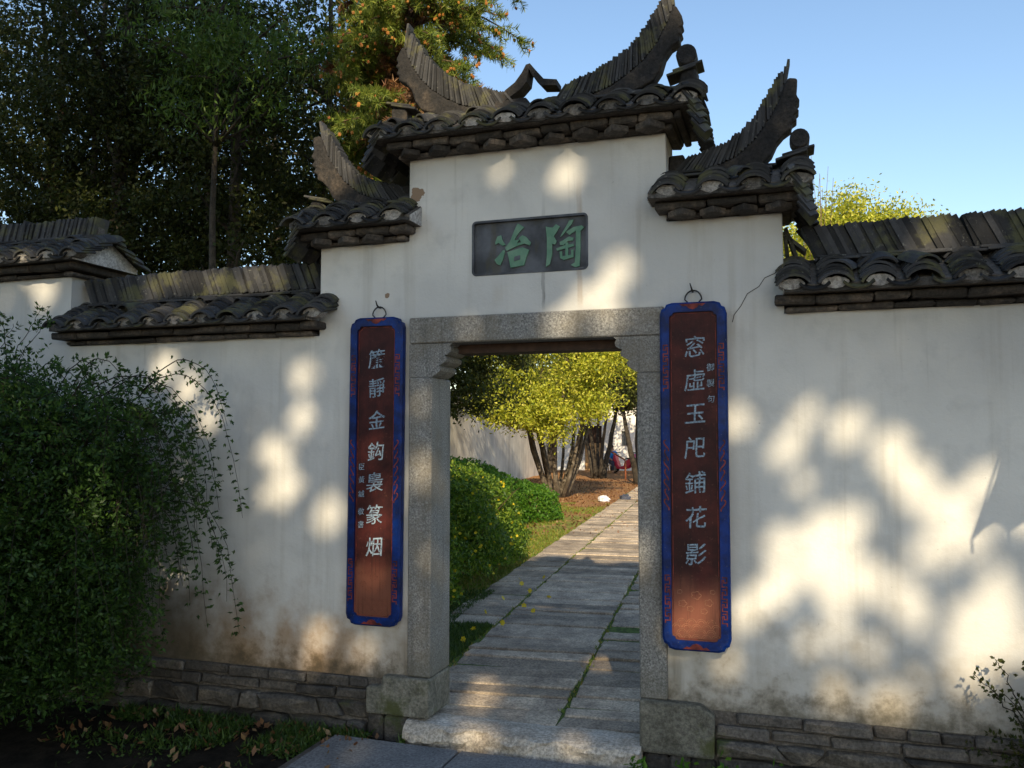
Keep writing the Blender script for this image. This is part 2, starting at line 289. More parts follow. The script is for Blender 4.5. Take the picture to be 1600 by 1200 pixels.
class MB:
    def __init__(self): self.v = []; self.f = []
    def add(self, vs, fs):
        b = len(self.v); self.v += [tuple(p) for p in vs]; self.f += [[i+b for i in q] for q in fs]; return self
    def box(self, x0, x1, y0, y1, z0, z1):
        return self.add([(x0,y0,z0),(x1,y0,z0),(x1,y1,z0),(x0,y1,z0),(x0,y0,z1),(x1,y0,z1),(x1,y1,z1),(x0,y1,z1)],
                        [(3,2,1,0),(4,5,6,7),(0,1,5,4),(1,2,6,5),(2,3,7,6),(3,0,4,7)])
    def cbox(self, x0, x1, y0, y1, z0, z1, c=0.006, jit=0.0):
        """box with chamfered edges: 24 vertices"""
        c = min(c, (x1-x0)*0.4, (y1-y0)*0.4, (z1-z0)*0.4)
        vs = []; key = {}
        for ix, X in ((0, x0), (1, x1)):
            for iy, Yv in ((0, y0), (1, y1)):
                for iz, Zv in ((0, z0), (1, z1)):
                    sx, sy, sz = (1, -1)[ix], (1, -1)[iy], (1, -1)[iz]
                    dx, dy, dz = [random.uniform(-jit, jit) for _ in range(3)]
                    for ax, P in ((0, (X, Yv+sy*c, Zv+sz*c)), (1, (X+sx*c, Yv, Zv+sz*c)), (2, (X+sx*c, Yv+sy*c, Zv))):
                        key[(ix, iy, iz, ax)] = len(vs); vs.append((P[0]+dx, P[1]+dy, P[2]+dz))
        k = lambda a, b, d, ax: key[(a, b, d, ax)]
        fs = []
        for s in (0, 1):
            fs.append([k(s,0,0,0), k(s,1,0,0), k(s,1,1,0), k(s,0,1,0)]); fs.append([k(0,s,0,1), k(1,s,0,1), k(1,s,1,1), k(0,s,1,1)]); fs.append([k(0,0,s,2), k(1,0,s,2), k(1,1,s,2), k(0,1,s,2)])
            for t in (0, 1):
                fs.append([k(0,s,t,1), k(1,s,t,1), k(1,s,t,2), k(0,s,t,2)])
                fs.append([k(s,0,t,0), k(s,1,t,0), k(s,1,t,2), k(s,0,t,2)])
                fs.append([k(s,t,0,0), k(s,t,1,0), k(s,t,1,1), k(s,t,0,1)])
                for r_ in (0, 1): fs.append([k(s,t,r_,0), k(s,t,r_,1), k(s,t,r_,2)])
        return self.add(vs, fs)
    def tube(self, pts, rads, n=8, cap=True):
        pts = [Vector(p) for p in pts]; b = len(self.v); N = len(pts)
        if not hasattr(rads, '__len__'): rads = [rads]*N
        ref = Vector((0.13, 0.97, 0.2))
        for i, p in enumerate(pts):
            t = (pts[min(i+1, N-1)] - pts[max(i-1, 0)]).normalized()
            if abs(t.dot(ref)) > 0.95: ref = Vector((1, 0.1, 0))
            a = t.cross(ref).normalized(); bb = t.cross(a)
            for k in range(n):
                an = 2*math.pi*k/n; self.v.append(tuple(p + (a*math.cos(an) + bb*math.sin(an))*rads[i]))
        for i in range(N-1):
            for k in range(n):
                k2 = (k+1) % n; self.f.append([b+i*n+k, b+i*n+k2, b+(i+1)*n+k2, b+(i+1)*n+k])
        if cap: self.f.append([b+k for k in range(n)][::-1]); self.f.append([b+(N-1)*n+k for k in range(n)])
        return self
    def prism(self, poly, y0, y1):
        """polygon in x,z extruded along y"""
        n = len(poly); b = [(x, y0, z) for x, z in poly] + [(x, y1, z) for x, z in poly]
        return self.add(b, [list(range(n)), list(range(n, 2*n))[::-1]] + [[i, i+n, (i+1) % n + n, (i+1) % n] for i in range(n)])
    def strip(self, top, bot, y0, y1):
        """solid between two equal-length x,z polylines, extruded along y"""
        n = len(top)
        vs = [(x, y0, z) for x, z in top] + [(x, y0, z) for x, z in bot] + [(x, y1, z) for x, z in top] + [(x, y1, z) for x, z in bot]
        fs = []
        for i in range(n-1):
            fs += [[n+i, n+i+1, i+1, i], [2*n+i, 2*n+i+1, 3*n+i+1, 3*n+i], [i, i+1, 2*n+i+1, 2*n+i], [n+i+1, n+i, 3*n+i, 3*n+i+1]]
        fs += [[0, 2*n, 3*n, n], [n-1, 2*n-1, 4*n-1, 3*n-1]]
        return self.add(vs, fs)
    def ribbon(self, pts, wd, y, th=0.003, closed=False):
        """flat raised line in the x,z plane facing -y"""
        pts = [Vector((p[0], p[1])) for p in pts]; n = len(pts); L = []; R = []
        for i, p in enumerate(pts):
            a = pts[(i-1) % n] if (closed or i > 0) else p; c = pts[(i+1) % n] if (closed or i < n-1) else p
            d1 = (p-a).normalized() if (p-a).length else (c-p).normalized(); d2 = (c-p).normalized() if (c-p).length else d1
            t = (d1+d2); t = t.normalized() if t.length > 1e-6 else d1
            nn = Vector((-t.y, t.x)); k = 1/max(0.5, abs(nn.dot(Vector((-d1.y, d1.x)))))
            L.append(p + nn*wd*0.5*k); R.append(p - nn*wd*0.5*k)
        b = len(self.v)
        for i in range(n): self.v += [(L[i].x, y, L[i].y), (R[i].x, y, R[i].y), (L[i].x, y+th, L[i].y), (R[i].x, y+th, R[i].y)]
        for i in range(n if closed else n-1):
            j = (i+1) % n; p, s = b+4*i, b+4*j
            self.f += [[p, p+1, s+1, s], [p, s, s+2, p+2], [p+1, p+3, s+3, s+1]]
        return self
    def sphere(self, c, r, nu=10, nv=7, sx=1, sy=1, sz=1, jit=0):
        vs = [(c[0], c[1], c[2]-r*sz)]
        for j in range(1, nv):
            a = -math.pi/2 + math.pi*j/nv
            for i in range(nu):
                b = 2*math.pi*i/nu; k = 1 + random.uniform(-jit, jit)
                vs.append((c[0]+r*sx*k*math.cos(a)*math.cos(b), c[1]+r*sy*k*math.cos(a)*math.sin(b), c[2]+r*sz*k*math.sin(a)))
        vs.append((c[0], c[1], c[2]+r*sz)); fs = []
        for i in range(nu):
            fs.append([0, 1+(i+1) % nu, 1+i]); fs.append([len(vs)-1, len(vs)-1-nu+i, len(vs)-1-nu+(i+1) % nu])
            for j in range(nv-2): fs.append([1+j*nu+i, 1+j*nu+(i+1) % nu, 1+(j+1)*nu+(i+1) % nu, 1+(j+1)*nu+i])
        return self.add(vs, fs)
    def mesh(self, name, smooth=False, mat=None):
        me = bpy.data.meshes.new(name); me.from_pydata(self.v, [], self.f); me.update()
        if smooth: me.polygons.foreach_set('use_smooth', [True]*len(me.polygons))
        if mat: me.materials.append(MAT[mat])
        return me
    def build(self, name, mat, parent=None, smooth=False, Mw=None):
        return obj(name, self.mesh(name, smooth, mat), parent, Mw)

def fixn(o):
    import bmesh
    bm = bmesh.new(); bm.from_mesh(o.data); bmesh.ops.recalc_face_normals(bm, faces=bm.faces); bm.to_mesh(o.data); bm.free(); return o

def poly_mesh(name, P, k):
    """P: (N,k,3) array, one k-gon per row"""
    N = len(P); me = bpy.data.meshes.new(name)
    me.vertices.add(N*k); me.vertices.foreach_set('co', P.reshape(-1).astype(np.float32))
    me.loops.add(N*k); me.loops.foreach_set('vertex_index', np.arange(N*k, dtype=np.int32))
    me.polygons.add(N); me.polygons.foreach_set('loop_start', np.arange(0, N*k, k, dtype=np.int32)); me.polygons.foreach_set('loop_total', np.full(N, k, dtype=np.int32))
    me.update(calc_edges=True); return me
def unit(v): return v/np.maximum(np.linalg.norm(v, axis=1, keepdims=True), 1e-9)
def leaf_polys(C, ln, wd, up=0.3, droop=0.0, axis=None, kite=0.15):
    """leaf quads at C (N,3); ln, wd half sizes"""
    N = len(C); ln = np.broadcast_to(ln, N)[:, None]; wd = np.broadcast_to(wd, N)[:, None]
    A = rng.normal(size=(N, 3)) if axis is None else axis + rng.normal(size=(N, 3))*0.45
    A[:, 2] -= droop; A = unit(A)
    Nn = rng.normal(size=(N, 3)); Nn[:, 2] += up*3; B = unit(np.cross(A, Nn))
    return np.stack([C - A*ln, C + B*wd - A*ln*kite, C + A*ln, C - B*wd - A*ln*kite], 1)
def leaves(name, C, ln, wd, mat, parent, **kw):
    sz = rng.uniform(0.7, 1.25, len(C)); me = poly_mesh(name, leaf_polys(C, ln*sz, wd*sz, **kw), 4); me.materials.append(MAT[mat]); return obj(name, me, parent)

def clumps(center, radii, n_clump, n_leaf, cs, shell=0.5, flat=0.7):
    """leaf positions gathered in clumps through an ellipsoid"""
    d = unit(rng.normal(size=(n_clump, 3))); r = rng.uniform(shell, 1.0, (n_clump, 1))**0.7
    cc = np.array(center) + d*r*np.array(radii)
    k = rng.integers(0, n_clump, n_leaf); s = rng.uniform(0.6, 1.3, n_clump)[k][:, None]
    return cc[k] + rng.normal(size=(n_leaf, 3))*np.array([cs, cs, cs*flat])*s, cc

def limb_pts(a, b, sag=0.15, n=6):
    a = Vector(a); b = Vector(b); o = []
    side = Vector((random.uniform(-1, 1), random.uniform(-1, 1), random.uniform(-0.3, 0.8)))*(b-a).length*sag
    for i in range(n):
        t = i/(n-1); o.append(a.lerp(b, t) + side*math.sin(math.pi*t) + Vector((random.uniform(-1, 1), random.uniform(-1, 1), 0))*0.02)
    return o

# ------------------------------------------------------------------ ground
xs = sorted(set([-600, -200, -60, -20] + [i*0.5 for i in range(-24, 13)] + [20, 60, 200, 600])); ys = sorted(set([-600, -100, -30, -8] + [i*0.4 for i in range(-8, 0)] + [0.05, 0.23] + [0.6 + i*0.8 for i in range(55)] + [60, 120, 300, 900]))
gb = MB()
for yv in ys:
    for xv in xs:
        z = 0.0 if yv < 0.1 else 0.06
        if -12 < xv < 6 and yv < 45: z += 0.025*mnoise.noise(Vector((xv*0.8, yv*0.8, 0)))
        if yv > 0.1 and xv < -3.5 and yv < 45: z += 0.0
        gb.v.append((xv, yv, z))
nx = len(xs)
for j in range(len(ys)-1):
    for i in range(nx-1): gb.f.append([j*nx+i, j*nx+i+1, (j+1)*nx+i+1, (j+1)*nx+i])
tag(gb.build('ground', 'ground'), kind='structure')

# ------------------------------------------------------------------ wall builder (cells in x,z)
TH = 0.28
def cell_wall(xs, zs, filled, y0=0.0, y1=TH, niche=None):
    """closed wall of rectangular cells; niche(i,j) gives extra depth of the front"""
    mb = MB(); nx, nz = len(xs)-1, len(zs)-1
    F = lambda i, j: 0 <= i < nx and 0 <= j < nz and filled(i, j)
    D = lambda i, j: y0 + (niche(i, j) if niche else 0.0)
    for i in range(nx):
        for j in range(nz):
            if not F(i, j): continue
            a, b, c, d = xs[i], xs[i+1], zs[j], zs[j+1]; y = D(i, j)
            mb.add([(a, y, c), (b, y, c), (b, y, d), (a, y, d)], [(0, 1, 2, 3)])
            mb.add([(a, y1, c), (b, y1, c), (b, y1, d), (a, y1, d)], [(3, 2, 1, 0)])
            for (ni, nj), (p, r_) in (((i-1, j), ((a, c), (a, d))), ((i+1, j), ((b, d), (b, c))), ((i, j-1), ((b, c), (a, c))), ((i, j+1), ((a, d), (b, d)))):
                if not F(ni, nj): ya, yb = y, y1
                elif D(ni, nj) > y: ya, yb = y, D(ni, nj)
                else: continue
                mb.add([(p[0], ya, p[1]), (r_[0], ya, r_[1]), (r_[0], yb, r_[1]), (p[0], yb, p[1])], [(0, 1, 2, 3)])
    return mb

# ------------------------------------------------------------------ tiled roofs
def arc_mesh(hw, sag, length, th, name, up=1, seg=7, taper=0.92):
    R = (hw*hw + sag*sag)/(2*sag); am = math.asin(min(1, hw/R)); mb = MB()
    for yv, k in ((0, 1.0), (length, taper)):
        for rr in (R, R-th):
            for i in range(seg+1):
                a = -am + 2*am*i/seg; mb.v.append((k*rr*math.sin(a), yv, up*(k*rr*math.cos(a) - R*math.cos(am))))
    n = seg+1; o0, i0, o1, i1 = 0, n, 2*n, 3*n
    for i in range(seg):
        mb.f += [[o0+i, o0+i+1, o1+i+1, o1+i], [i0+i+1, i0+i, i1+i, i1+i+1], [o0+i+1, o0+i, i0+i, i0+i+1], [o1+i, o1+i+1, i1+i+1, i1+i]]
    mb.f += [[o0, o1, i1, i0], [o0+seg, i0+seg, i1+seg, o1+seg]]
    return mb.mesh(name, False, 'roof_tile')
COVER = arc_mesh(0.088, 0.050, 0.17, 0.0125, 'cover_tile'); VALLEY = arc_mesh(0.075, 0.032, 0.2, 0.010, 'valley_tile', up=-1)
PLATE = MB().cbox(-0.5, 0.5, -0.5, 0.5, 0, 1, 0.02).mesh('ridge_tile', False, 'roof_tile')
DOG = MB().cbox(-0.055, 0.055, -0.055, 0.055, 0, 0.038, 0.005).mesh('brick', False, 'corbel_brick')
RY = TH/2
def basis(o, ex, ey, ez):
    m = Matrix((ex, ey, ez)).transposed().to_4x4(); m.translation = o; return m
def plate(parent, lo, hi, th, wd, y=RY, twist=0.0, shear=False):
    """thin tile standing from lo to hi (x,z), width across the wall"""
    a = Vector((lo[0], y, lo[1])); d = Vector((hi[0]-lo[0], 0, hi[1]-lo[1])); L = d.length; ez = d/L
    ey = Vector((math.sin(twist), math.cos(twist), 0)); ey = (ey - ez*ey.dot(ez)).normalized(); ex = ey.cross(ez)
    if shear: ex = Vector((1/max(0.3, ez.z), 0, 0))
    obj('ridge_tile', PLATE, parent, basis(a, ex*th, ey*wd, ez*L))
def lerp_poly(P, t):
    """point at fraction t of polyline P by x,z arc length"""
    seg = [math.dist(P[i], P[i+1]) for i in range(len(P)-1)]; s = t*sum(seg)
    for i, l in enumerate(seg):
        if s <= l or i == len(seg)-1:
            k = min(1, s/l); return (P[i][0] + (P[i+1][0]-P[i][0])*k, P[i][1] + (P[i+1][1]-P[i][1])*k)
        s -= l
LIP = -0.20
def roof(th, xa, xb, zc, core=None, ca=None, cb=None, dog=True, pitch=0.205, first=0.06, cols=None):
    """roof part with its tiles; zc = top of wall. xa..xb tile extent; core a,b extent of bedding; ca..cb corbels"""
    core = core or (xa, xb); ca = xa if ca is None else ca; cb = xb if cb is None else cb
    z_l, z_r = zc+0.125, zc+0.285          # bedding height at lip and at ridge
    mb = MB()
    prof = [(-0.165, zc+0.085), (-0.165, zc+0.12), (RY, z_r), (TH+0.165, zc+0.12), (TH+0.165, zc+0.085)]
    n = len(prof)
    mb.add([(core[0], y, z) for y, z in prof] + [(core[1], y, z) for y, z in prof], [list(range(n))[::-1], list(range(n, 2*n))] + [[i, (i+1) % n, n+(i+1) % n, n+i] for i in range(n)])
    rf = fixn(mb.build('roof', 'mortar', th))
    for xg in (core[0]-0.006, core[1]+0.0005):              # rendered gable ends
        pg = [(y*0.985 + RY*0.015, z - 0.004*(z > zc+0.1)) for y, z in prof]; fixn(MB().add([(xg, y, z) for y, z in pg] + [(xg+0.0055, y, z) for y, z in pg], [list(range(n))[::-1], list(range(n, 2*n))] + [[i, (i+1) % n, n+(i+1) % n, n+i] for i in range(n)]).build('gable', 'gable_render', rf))
    # two corbel courses round the wall head, plus a dog-tooth course
    for yo, z0, z1, ex in ((0.045, zc-0.001, zc+0.033, 0.0), (0.11, zc+0.0345, zc+0.083, 0.05)):
        c_ = MB(); xx = ca-ex
        while xx < cb+ex-0.02:
            ln = min(random.uniform(0.16, 0.30), cb+ex-xx)
            m = MB().cbox(xx+0.002, xx+ln-0.002, -yo+random.uniform(-0.012, 0.012), TH+yo, z0+random.uniform(0, 0.004), z1-random.uniform(0, 0.008), 0.008, 0.005)
            m.build('brick', 'corbel_brick', rf); xx += ln
    if dog:
        xx = ca+0.09
        while xx < cb-0.04:
            obj('brick', DOG, rf, Matrix.Translation((xx, -0.07, zc-0.004)) @ Matrix.Rotation(rad(45+random.uniform(-9, 9)), 4, 'Z') @ Matrix.Scale(random.uniform(0.85, 1.1), 4)); xx += random.uniform(0.16, 0.19)
    # scalloped fascia of render at the eave
    ncol = max(1, round((xb-xa-2*0.09)/pitch)); p = (xb-xa-0.18)/ncol
    fx = [core[0] + (core[1]-core[0])*i/(ncol*6) for i in range(ncol*6+1)]
    fixn(MB().strip([(x, zc+0.112 + 0.016*math.cos(2*math.pi*(x-xa-0.09)/p) + random.uniform(-0.004, 0.004)) for x in fx], [(x, zc+0.0845+random.uniform(-0.004, 0.003)) for x in fx], -0.182, -0.1655).build('fascia', 'eave_render', rf))
    slope = math.atan2(z_r - zc - 0.12, RY + 0.165)
    for c in range(ncol+1):
        xc = xa + 0.09 + p*c
        for side in (1, -1):
            ny = 8 if side == 1 else 4
            R0 = Matrix.Translation((xc+random.uniform(-0.008, 0.008), RY, 0)) @ (Matrix() if side == 1 else Matrix.Rotation(math.pi, 4, 'Z'))
            jr = random.uniform(-0.06, 0.06); sag_ = random.uniform(-0.010, 0.006)
            for i in range(ny):
                t = i*(0.042 if side == 1 else 0.09); y = LIP - RY - 0.005 + t*math.cos(slope) + random.uniform(-0.009, 0.009)
                z = zc + 0.112 + t*math.sin(slope) + 0.004 + sag_ + random.uniform(-0.004, 0.004)
                obj('tile', COVER, rf, R0 @ Matrix.Translation((0, y, z)) @ Matrix.Rotation(slope - 0.27 + random.uniform(-0.04, 0.04), 4, 'X') @ Matrix.Rotation(jr + random.uniform(-0.07, 0.07), 4, 'Z') @ Matrix.Rotation(random.uniform(-0.09, 0.09), 4, 'Y'))
            if side == 1 and random.random() < 0.45:      # loose tile lying across the row
                t = random.uniform(0.10, 0.24); obj('tile', COVER, rf, R0 @ Matrix.Translation((random.uniform(-0.08, 0.08), LIP-RY+t*math.cos(slope), zc+0.150+t*math.sin(slope))) @ Matrix.Rotation(slope-0.1+random.uniform(-0.2, 0.15), 4, 'X') @ Matrix.Rotation(random.uniform(-0.7, 0.7), 4, 'Z') @ Matrix.Rotation(random.uniform(-0.3, 0.3), 4, 'Y') @ Matrix.Scale(random.uniform(0.6, 0.95), 4))
            if c < ncol:
                for i in range(3 if side == 1 else 2):
                    t = i*0.13; y = LIP - RY - 0.012 + t*math.cos(slope); z = zc + 0.109 + t*math.sin(slope) + i*0.003
                    obj('valley_tile', VALLEY, rf, R0 @ Matrix.Translation((p/2, y, z)) @ Matrix.Rotation(slope - 0.02 + random.uniform(-0.02, 0.02), 4, 'X') @ Matrix.Rotation(random.uniform(-0.04, 0.04), 4, 'Z'))
        # mortar plug under the eave tile
        if random.random() < 0.8:
            k = random.uniform(0.85, 1.0); pl = [(xc + 0.071*k*math.sin(a), zc+0.118 + 0.034*k*math.cos(a) + random.uniform(-0.003, 0.003)) for a in [rad(-90+15*i) for i in range(13)]]
            pl += [(xc+0.032, zc+0.097+random.uniform(-0.006, 0.004)), (xc, zc+0.092+random.uniform(-0.006, 0.006)), (xc-0.034, zc+0.098+random.uniform(-0.005, 0.005))]
            fixn(MB().prism(pl, LIP+0.006+random.uniform(0, 0.012), -0.10).build('end_plug', 'plug_mortar', rf))
    return rf
def ridge_bed(rf, xa, xb, z):
    for lay, (wd, dz) in enumerate(((0.21, 0.0), (0.17, 0.017))):
        x = xa
        while x < xb-0.03:
            ln = min(random.uniform(0.15, 0.24), xb-x)
            mb = MB().cbox(-ln/2, ln/2, -wd/2, wd/2, 0, 0.014, 0.003)
            mb.build('bed_tile', 'roof_tile', rf, Mw=Matrix.Translation((x+ln/2, RY+random.uniform(-0.012, 0.012), z+dz+random.uniform(-0.003, 0.003))) @ Matrix.Rotation(random.uniform(-0.03, 0.03), 4, 'Y') @ Matrix.Rotation(random.uniform(-0.05, 0.05), 4, 'Z')); x += ln*0.97
def lean_ridge(rf, xa, xb, z0, h=0.125, lean=-0.09, pitch=0.029, wav=0.008):
    ridge_bed(rf, xa, xb, z0-0.03)
    MB().box(xa, xb, RY-0.03, RY+0.03, z0-0.01, z0+h*0.55).build('ridge_core', 'mortar', rf)
    x = xa+0.01; k = 0
    while x < xb:
        zz = z0 + wav*math.sin(x*2.3) + random.uniform(-0.004, 0.004); hh = h + random.uniform(-0.006, 0.006); le = lean + 0.02*mnoise.noise(Vector((x*3, 0, z0))) + random.uniform(-0.007, 0.007)
        if random.random() < 0.04: hh += 0.02; le *= 0.8
        plate(rf, (x, zz), (x+le, zz+hh), random.uniform(0.017, 0.022), random.uniform(0.115, 0.14), RY+random.uniform(-0.008, 0.008), random.uniform(-0.06, 0.06), True); x += pitch*random.uniform(0.8, 1.2)

GATE_L = 'white plaster gateway with granite door frame and three tiled roofs with upswept ridges'
gate = thing('gateway', GATE_L, 'gateway')
# plaster body with the door opening and the plaque recess
gx = [-1.385, -0.778, -0.757, -0.362, 0.328, 0.757, 0.778, 1.385]; gz = [0.33, 2.47, 2.712, 2.945, 3.026, 3.445]
def gfill(i, j):
    x = (gx[i]+gx[i+1])/2; z = (gz[j]+gz[j+1])/2
    if abs(x) < 0.757 and z < 2.47: return False
    return z < 2.945 or abs(x) < 0.778
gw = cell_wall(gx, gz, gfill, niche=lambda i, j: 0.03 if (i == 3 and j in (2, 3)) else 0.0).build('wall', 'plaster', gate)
import bmesh
bm = bmesh.new(); bm.from_mesh(gw.data); bmesh.ops.remove_doubles(bm, verts=bm.verts, dist=1e-5); bm.to_mesh(gw.data); bm.free()
bv = gw.modifiers.new('bevel', 'BEVEL'); bv.width = 0.007; bv.segments = 2; bv.limit_method = 'WEIGHT'
ew = gw.data.attributes.new('bevel_weight_edge', 'FLOAT', 'EDGE')
for e in gw.data.edges:
    a, b = (gw.data.vertices[i].co for i in e.vertices)
    if min(a.z, b.z) > 2.465 and a.y < 0.02 and not (abs(a.x) < 0.4 and a.z > 2.5): ew.data[e.index].value = 1.0
for s in (-1, 1):
    a, b = sorted((s*0.757, s*1.385)); MB().box(a, b, 0.004, TH-0.004, -0.15, 0.3295).build('footing', 'mortar', gate)
# granite frame
J0, J1 = -0.03, 0.27
MB().cbox(-0.757, 0.757, J0, J1, 2.3125, 2.47, 0.007, 0.002).build('lintel', 'granite', gate)
MB().box(-0.5, 0.5, 0.10, 0.262, 2.26, 2.3115).build('door_head', 'dark_wood', gate)
for s in (-1, 1):
    a, b = sorted((s*0.61, s*0.757)); MB().cbox(a, b, J0, J1, 0.362, 2.112, 0.007, 0.002).build('jamb', 'granite', gate)
    prof = [(0.757, 2.114), (0.612, 2.114), (0.585, 2.128), (0.558, 2.15), (0.553, 2.168), (0.566, 2.182), (0.545, 2.19), (0.522, 2.205), (0.517, 2.224), (0.532, 2.24), (0.512, 2.246), (0.492, 2.26), (0.488, 2.28), (0.497, 2.298), (0.48, 2.311), (0.757, 2.311)]
    fixn(MB().prism([(s*x, z) for x, z in prof], J0+0.002, J1-0.05).build('bracket', 'granite', gate))
pl_ = [(-1.012, 0.135), (-0.609, 0.135), (-0.609, 0.36), (-0.905, 0.36), (-0.912, 0.30), (-1.012, 0.29)]
o = fixn(MB().prism(pl_, -0.055, 0.285).build('plinth', 'plinth_stone', gate)); m = o.modifiers.new('bevel', 'BEVEL'); m.width = 0.014; m.segments = 2
pr_ = [(0.609, 0.09), (1.0, 0.09), (1.0, 0.31), (0.93, 0.36), (0.609, 0.365)]
o = fixn(MB().prism(pr_, -0.06, 0.285).build('plinth', 'plinth_stone', gate)); m = o.modifiers.new('bevel', 'BEVEL'); m.width = 0.016; m.segments = 2

# worn threshold stone
mb = MB(); NX, NY = 46, 8
prof = [(-0.10, -0.06), (-0.112, 0.0), (-0.118, 0.045), (-0.115, 0.082), (-0.10, 0.108), (-0.075, 0.122), (0.02, 0.128), (0.10, 0.125), (0.15, 0.118), (0.16, -0.05)]
for i in range(NX+1):
    x = -0.74 + 1.36*i/NX
    for k, (y, z) in enumerate(prof):
        nz_ = mnoise.noise(Vector((x*5, k*0.7, 1.3))); n2 = mnoise.noise(Vector((x*17, k*1.9, 4.1)))
        am = 1.0 if k < 5 else 0.3
        mb.v.append((x, y + am*(0.036*nz_ + 0.026*n2), z + am*(0.014*nz_+0.012*n2) - (0.006*math.cos(x*2.2) if k > 4 else 0)))
n = len(prof)
for i in range(NX):
    for k in range(n-1): mb.f.append([i*n+k, (i+1)*n+k, (i+1)*n+k+1, i*n+k+1])
mb.f += [list(range(n)), [NX*n+k for k in range(n)][::-1]]
fixn(mb.build('threshold', 'threshold_stone', gate))

# --- centre roof
rc = roof(gate, -1.0, 1.0, 3.445, core=(-0.95, 0.95), ca=-0.83, cb=0.83)
rl = roof(gate, -1.56, -0.72, 2.945, core=(-1.5, -0.70), ca=-1.43, cb=-0.7785)
rr = roof(gate, 0.72, 1.56, 2.945, core=(0.70, 1.5), ca=0.7785, cb=1.43)

def wing(rf, s, low, up, beak, n, sc=1.0, x0=0.0):
    """upswept ridge end: leaning thin tiles over a mortar beak; s = side"""
    f = lambda p: (s*(x0 + (p[0]-x0)*sc), p[1])
    low = [f(p) for p in low]; up = [f(p) for p in up]; beak = [f(p) for p in beak]
    for i in range(n):
        t = i/(n-1); a = lerp_poly(low, t); b = lerp_poly(up, min(1, t)); k = random.uniform(0.93, 1.03) + 0.05*mnoise.noise(Vector((i*0.35, s, low[0][1])))
        if i > n-4: k *= (0.86, 1.02, 1.22)[i-n+3]
        b = (a[0]+(b[0]-a[0])*k, a[1]+(b[1]-a[1])*k)
        plate(rf, a, b, random.uniform(0.012, 0.017), random.uniform(0.105, 0.125)*(1-0.25*t), RY+random.uniform(-0.006, 0.006), random.uniform(-0.05, 0.05))
    o = fixn(MB().prism(beak, RY-0.052, RY+0.052).build('ridge_beak', 'beak_mortar', rf))
    m = o.modifiers.new('bevel', 'BEVEL'); m.width = 0.028; m.segments = 3
    top = [(p[0], p[1]-0.004) for p in (lerp_poly(low, i/14) for i in range(15))]
    mid = [((a[0]+b[0])/2, a[1]*0.4+b[1]*0.6) for a, b in zip(top, [lerp_poly(up, i/14) for i in range(15)])]
    fixn(MB().strip(mid, [(p[0], p[1]-0.012) for p in top], RY-0.022, RY+0.022).build('ridge_core', 'mortar', rf))
def drum(rf, x, z, r):
    mb = MB(); n = 18
    for y, k in ((RY-0.05, 0.86), (RY-0.042, 1.0), (RY+0.042, 1.0), (RY+0.05, 0.86)):
        mb.v += [(x + r*k*math.cos(2*math.pi*i/n), y, z + r*k*1.06*math.sin(2*math.pi*i/n)) for i in range(n)]
    for j in range(3): mb.f += [[j*n+i, j*n+(i+1) % n, (j+1)*n+(i+1) % n, (j+1)*n+i] for i in range(n)]
    mb.f += [list(range(n)), list(range(3*n, 4*n))[::-1]]
    fixn(mb.build('drum_finial', 'beak_mortar', rf))
def verge(rf, s, xe, zt):
    """steep little slope of tiles hanging over the roof end"""
    sl = rad(74)
    for y in (-0.11, 0.06, 0.23, 0.40):
        for i in range(6):
            t = i*0.04; xx = xe + 0.055 - t*math.cos(sl) + random.uniform(-0.006, 0.006); z = zt - 0.27 + t*math.sin(sl)
            R = Matrix.Rotation(math.pi/2 if s > 0 else -math.pi/2, 4, 'Z')
            obj('tile', COVER, rf, Matrix.Translation((s*xx, y+random.uniform(-0.008, 0.008), z)) @ R @ Matrix.Rotation(sl-0.34+random.uniform(-0.06, 0.06), 4, 'X') @ Matrix.Rotation(random.uniform(-0.08, 0.08), 4, 'Z') @ Matrix.Scale(0.62, 4, (0, 1, 0)))
def end_post(rf, s, xe, z0, z1):
    MB().cbox(s*xe-0.05, s*xe+0.05, RY-0.055, RY+0.055, z0, z1-0.01, 0.012, 0.006).build('end_post', 'beak_mortar', rf)
    for k in range(2):
        MB().cbox(-0.085, 0.085, -0.075, 0.075, 0, 0.014, 0.003).build('cap_tile', 'roof_tile', rf, Mw=Matrix.Translation((s*(xe-0.035*k), RY, z1-0.002-0.02*k)) @ Matrix.Rotation(-s*(0.22+0.03*k), 4, 'Y'))
lowC = [(0.10, 3.715), (0.22, 3.735), (0.34, 3.755), (0.453, 3.792), (0.56, 3.855), (0.644, 3.92), (0.72, 4.01), (0.777, 4.113), (0.815, 4.22)]
upC = [(0.19, 3.835), (0.30, 3.875), (0.42, 3.925), (0.50, 3.975), (0.59, 4.04), (0.66, 4.13), (0.71, 4.21), (0.76, 4.285), (0.80, 4.345)]
bkC = [(0.26, 3.725), (0.40, 3.715), (0.58, 3.735), (0.70, 3.79), (0.742, 3.85), (0.765, 3.925), (0.80, 3.972), (0.853, 4.0), (0.845, 4.03), (0.868, 4.045), (0.85, 4.075), (0.874, 4.095), (0.853, 4.115), (0.868, 4.14), (0.835, 4.205), (0.815, 4.22), (0.777, 4.113), (0.72, 4.01), (0.644, 3.92), (0.56, 3.855), (0.453, 3.792), (0.34, 3.755)]
lowS = [(0.80, 3.225), (0.93, 3.235), (1.05, 3.262), (1.15, 3.30), (1.248, 3.385), (1.33, 3.50), (1.375, 3.58), (1.41, 3.68)]
upS = [(0.90, 3.33), (1.01, 3.362), (1.11, 3.40), (1.19, 3.455), (1.26, 3.535), (1.325, 3.65), (1.375, 3.74), (1.43, 3.79)]
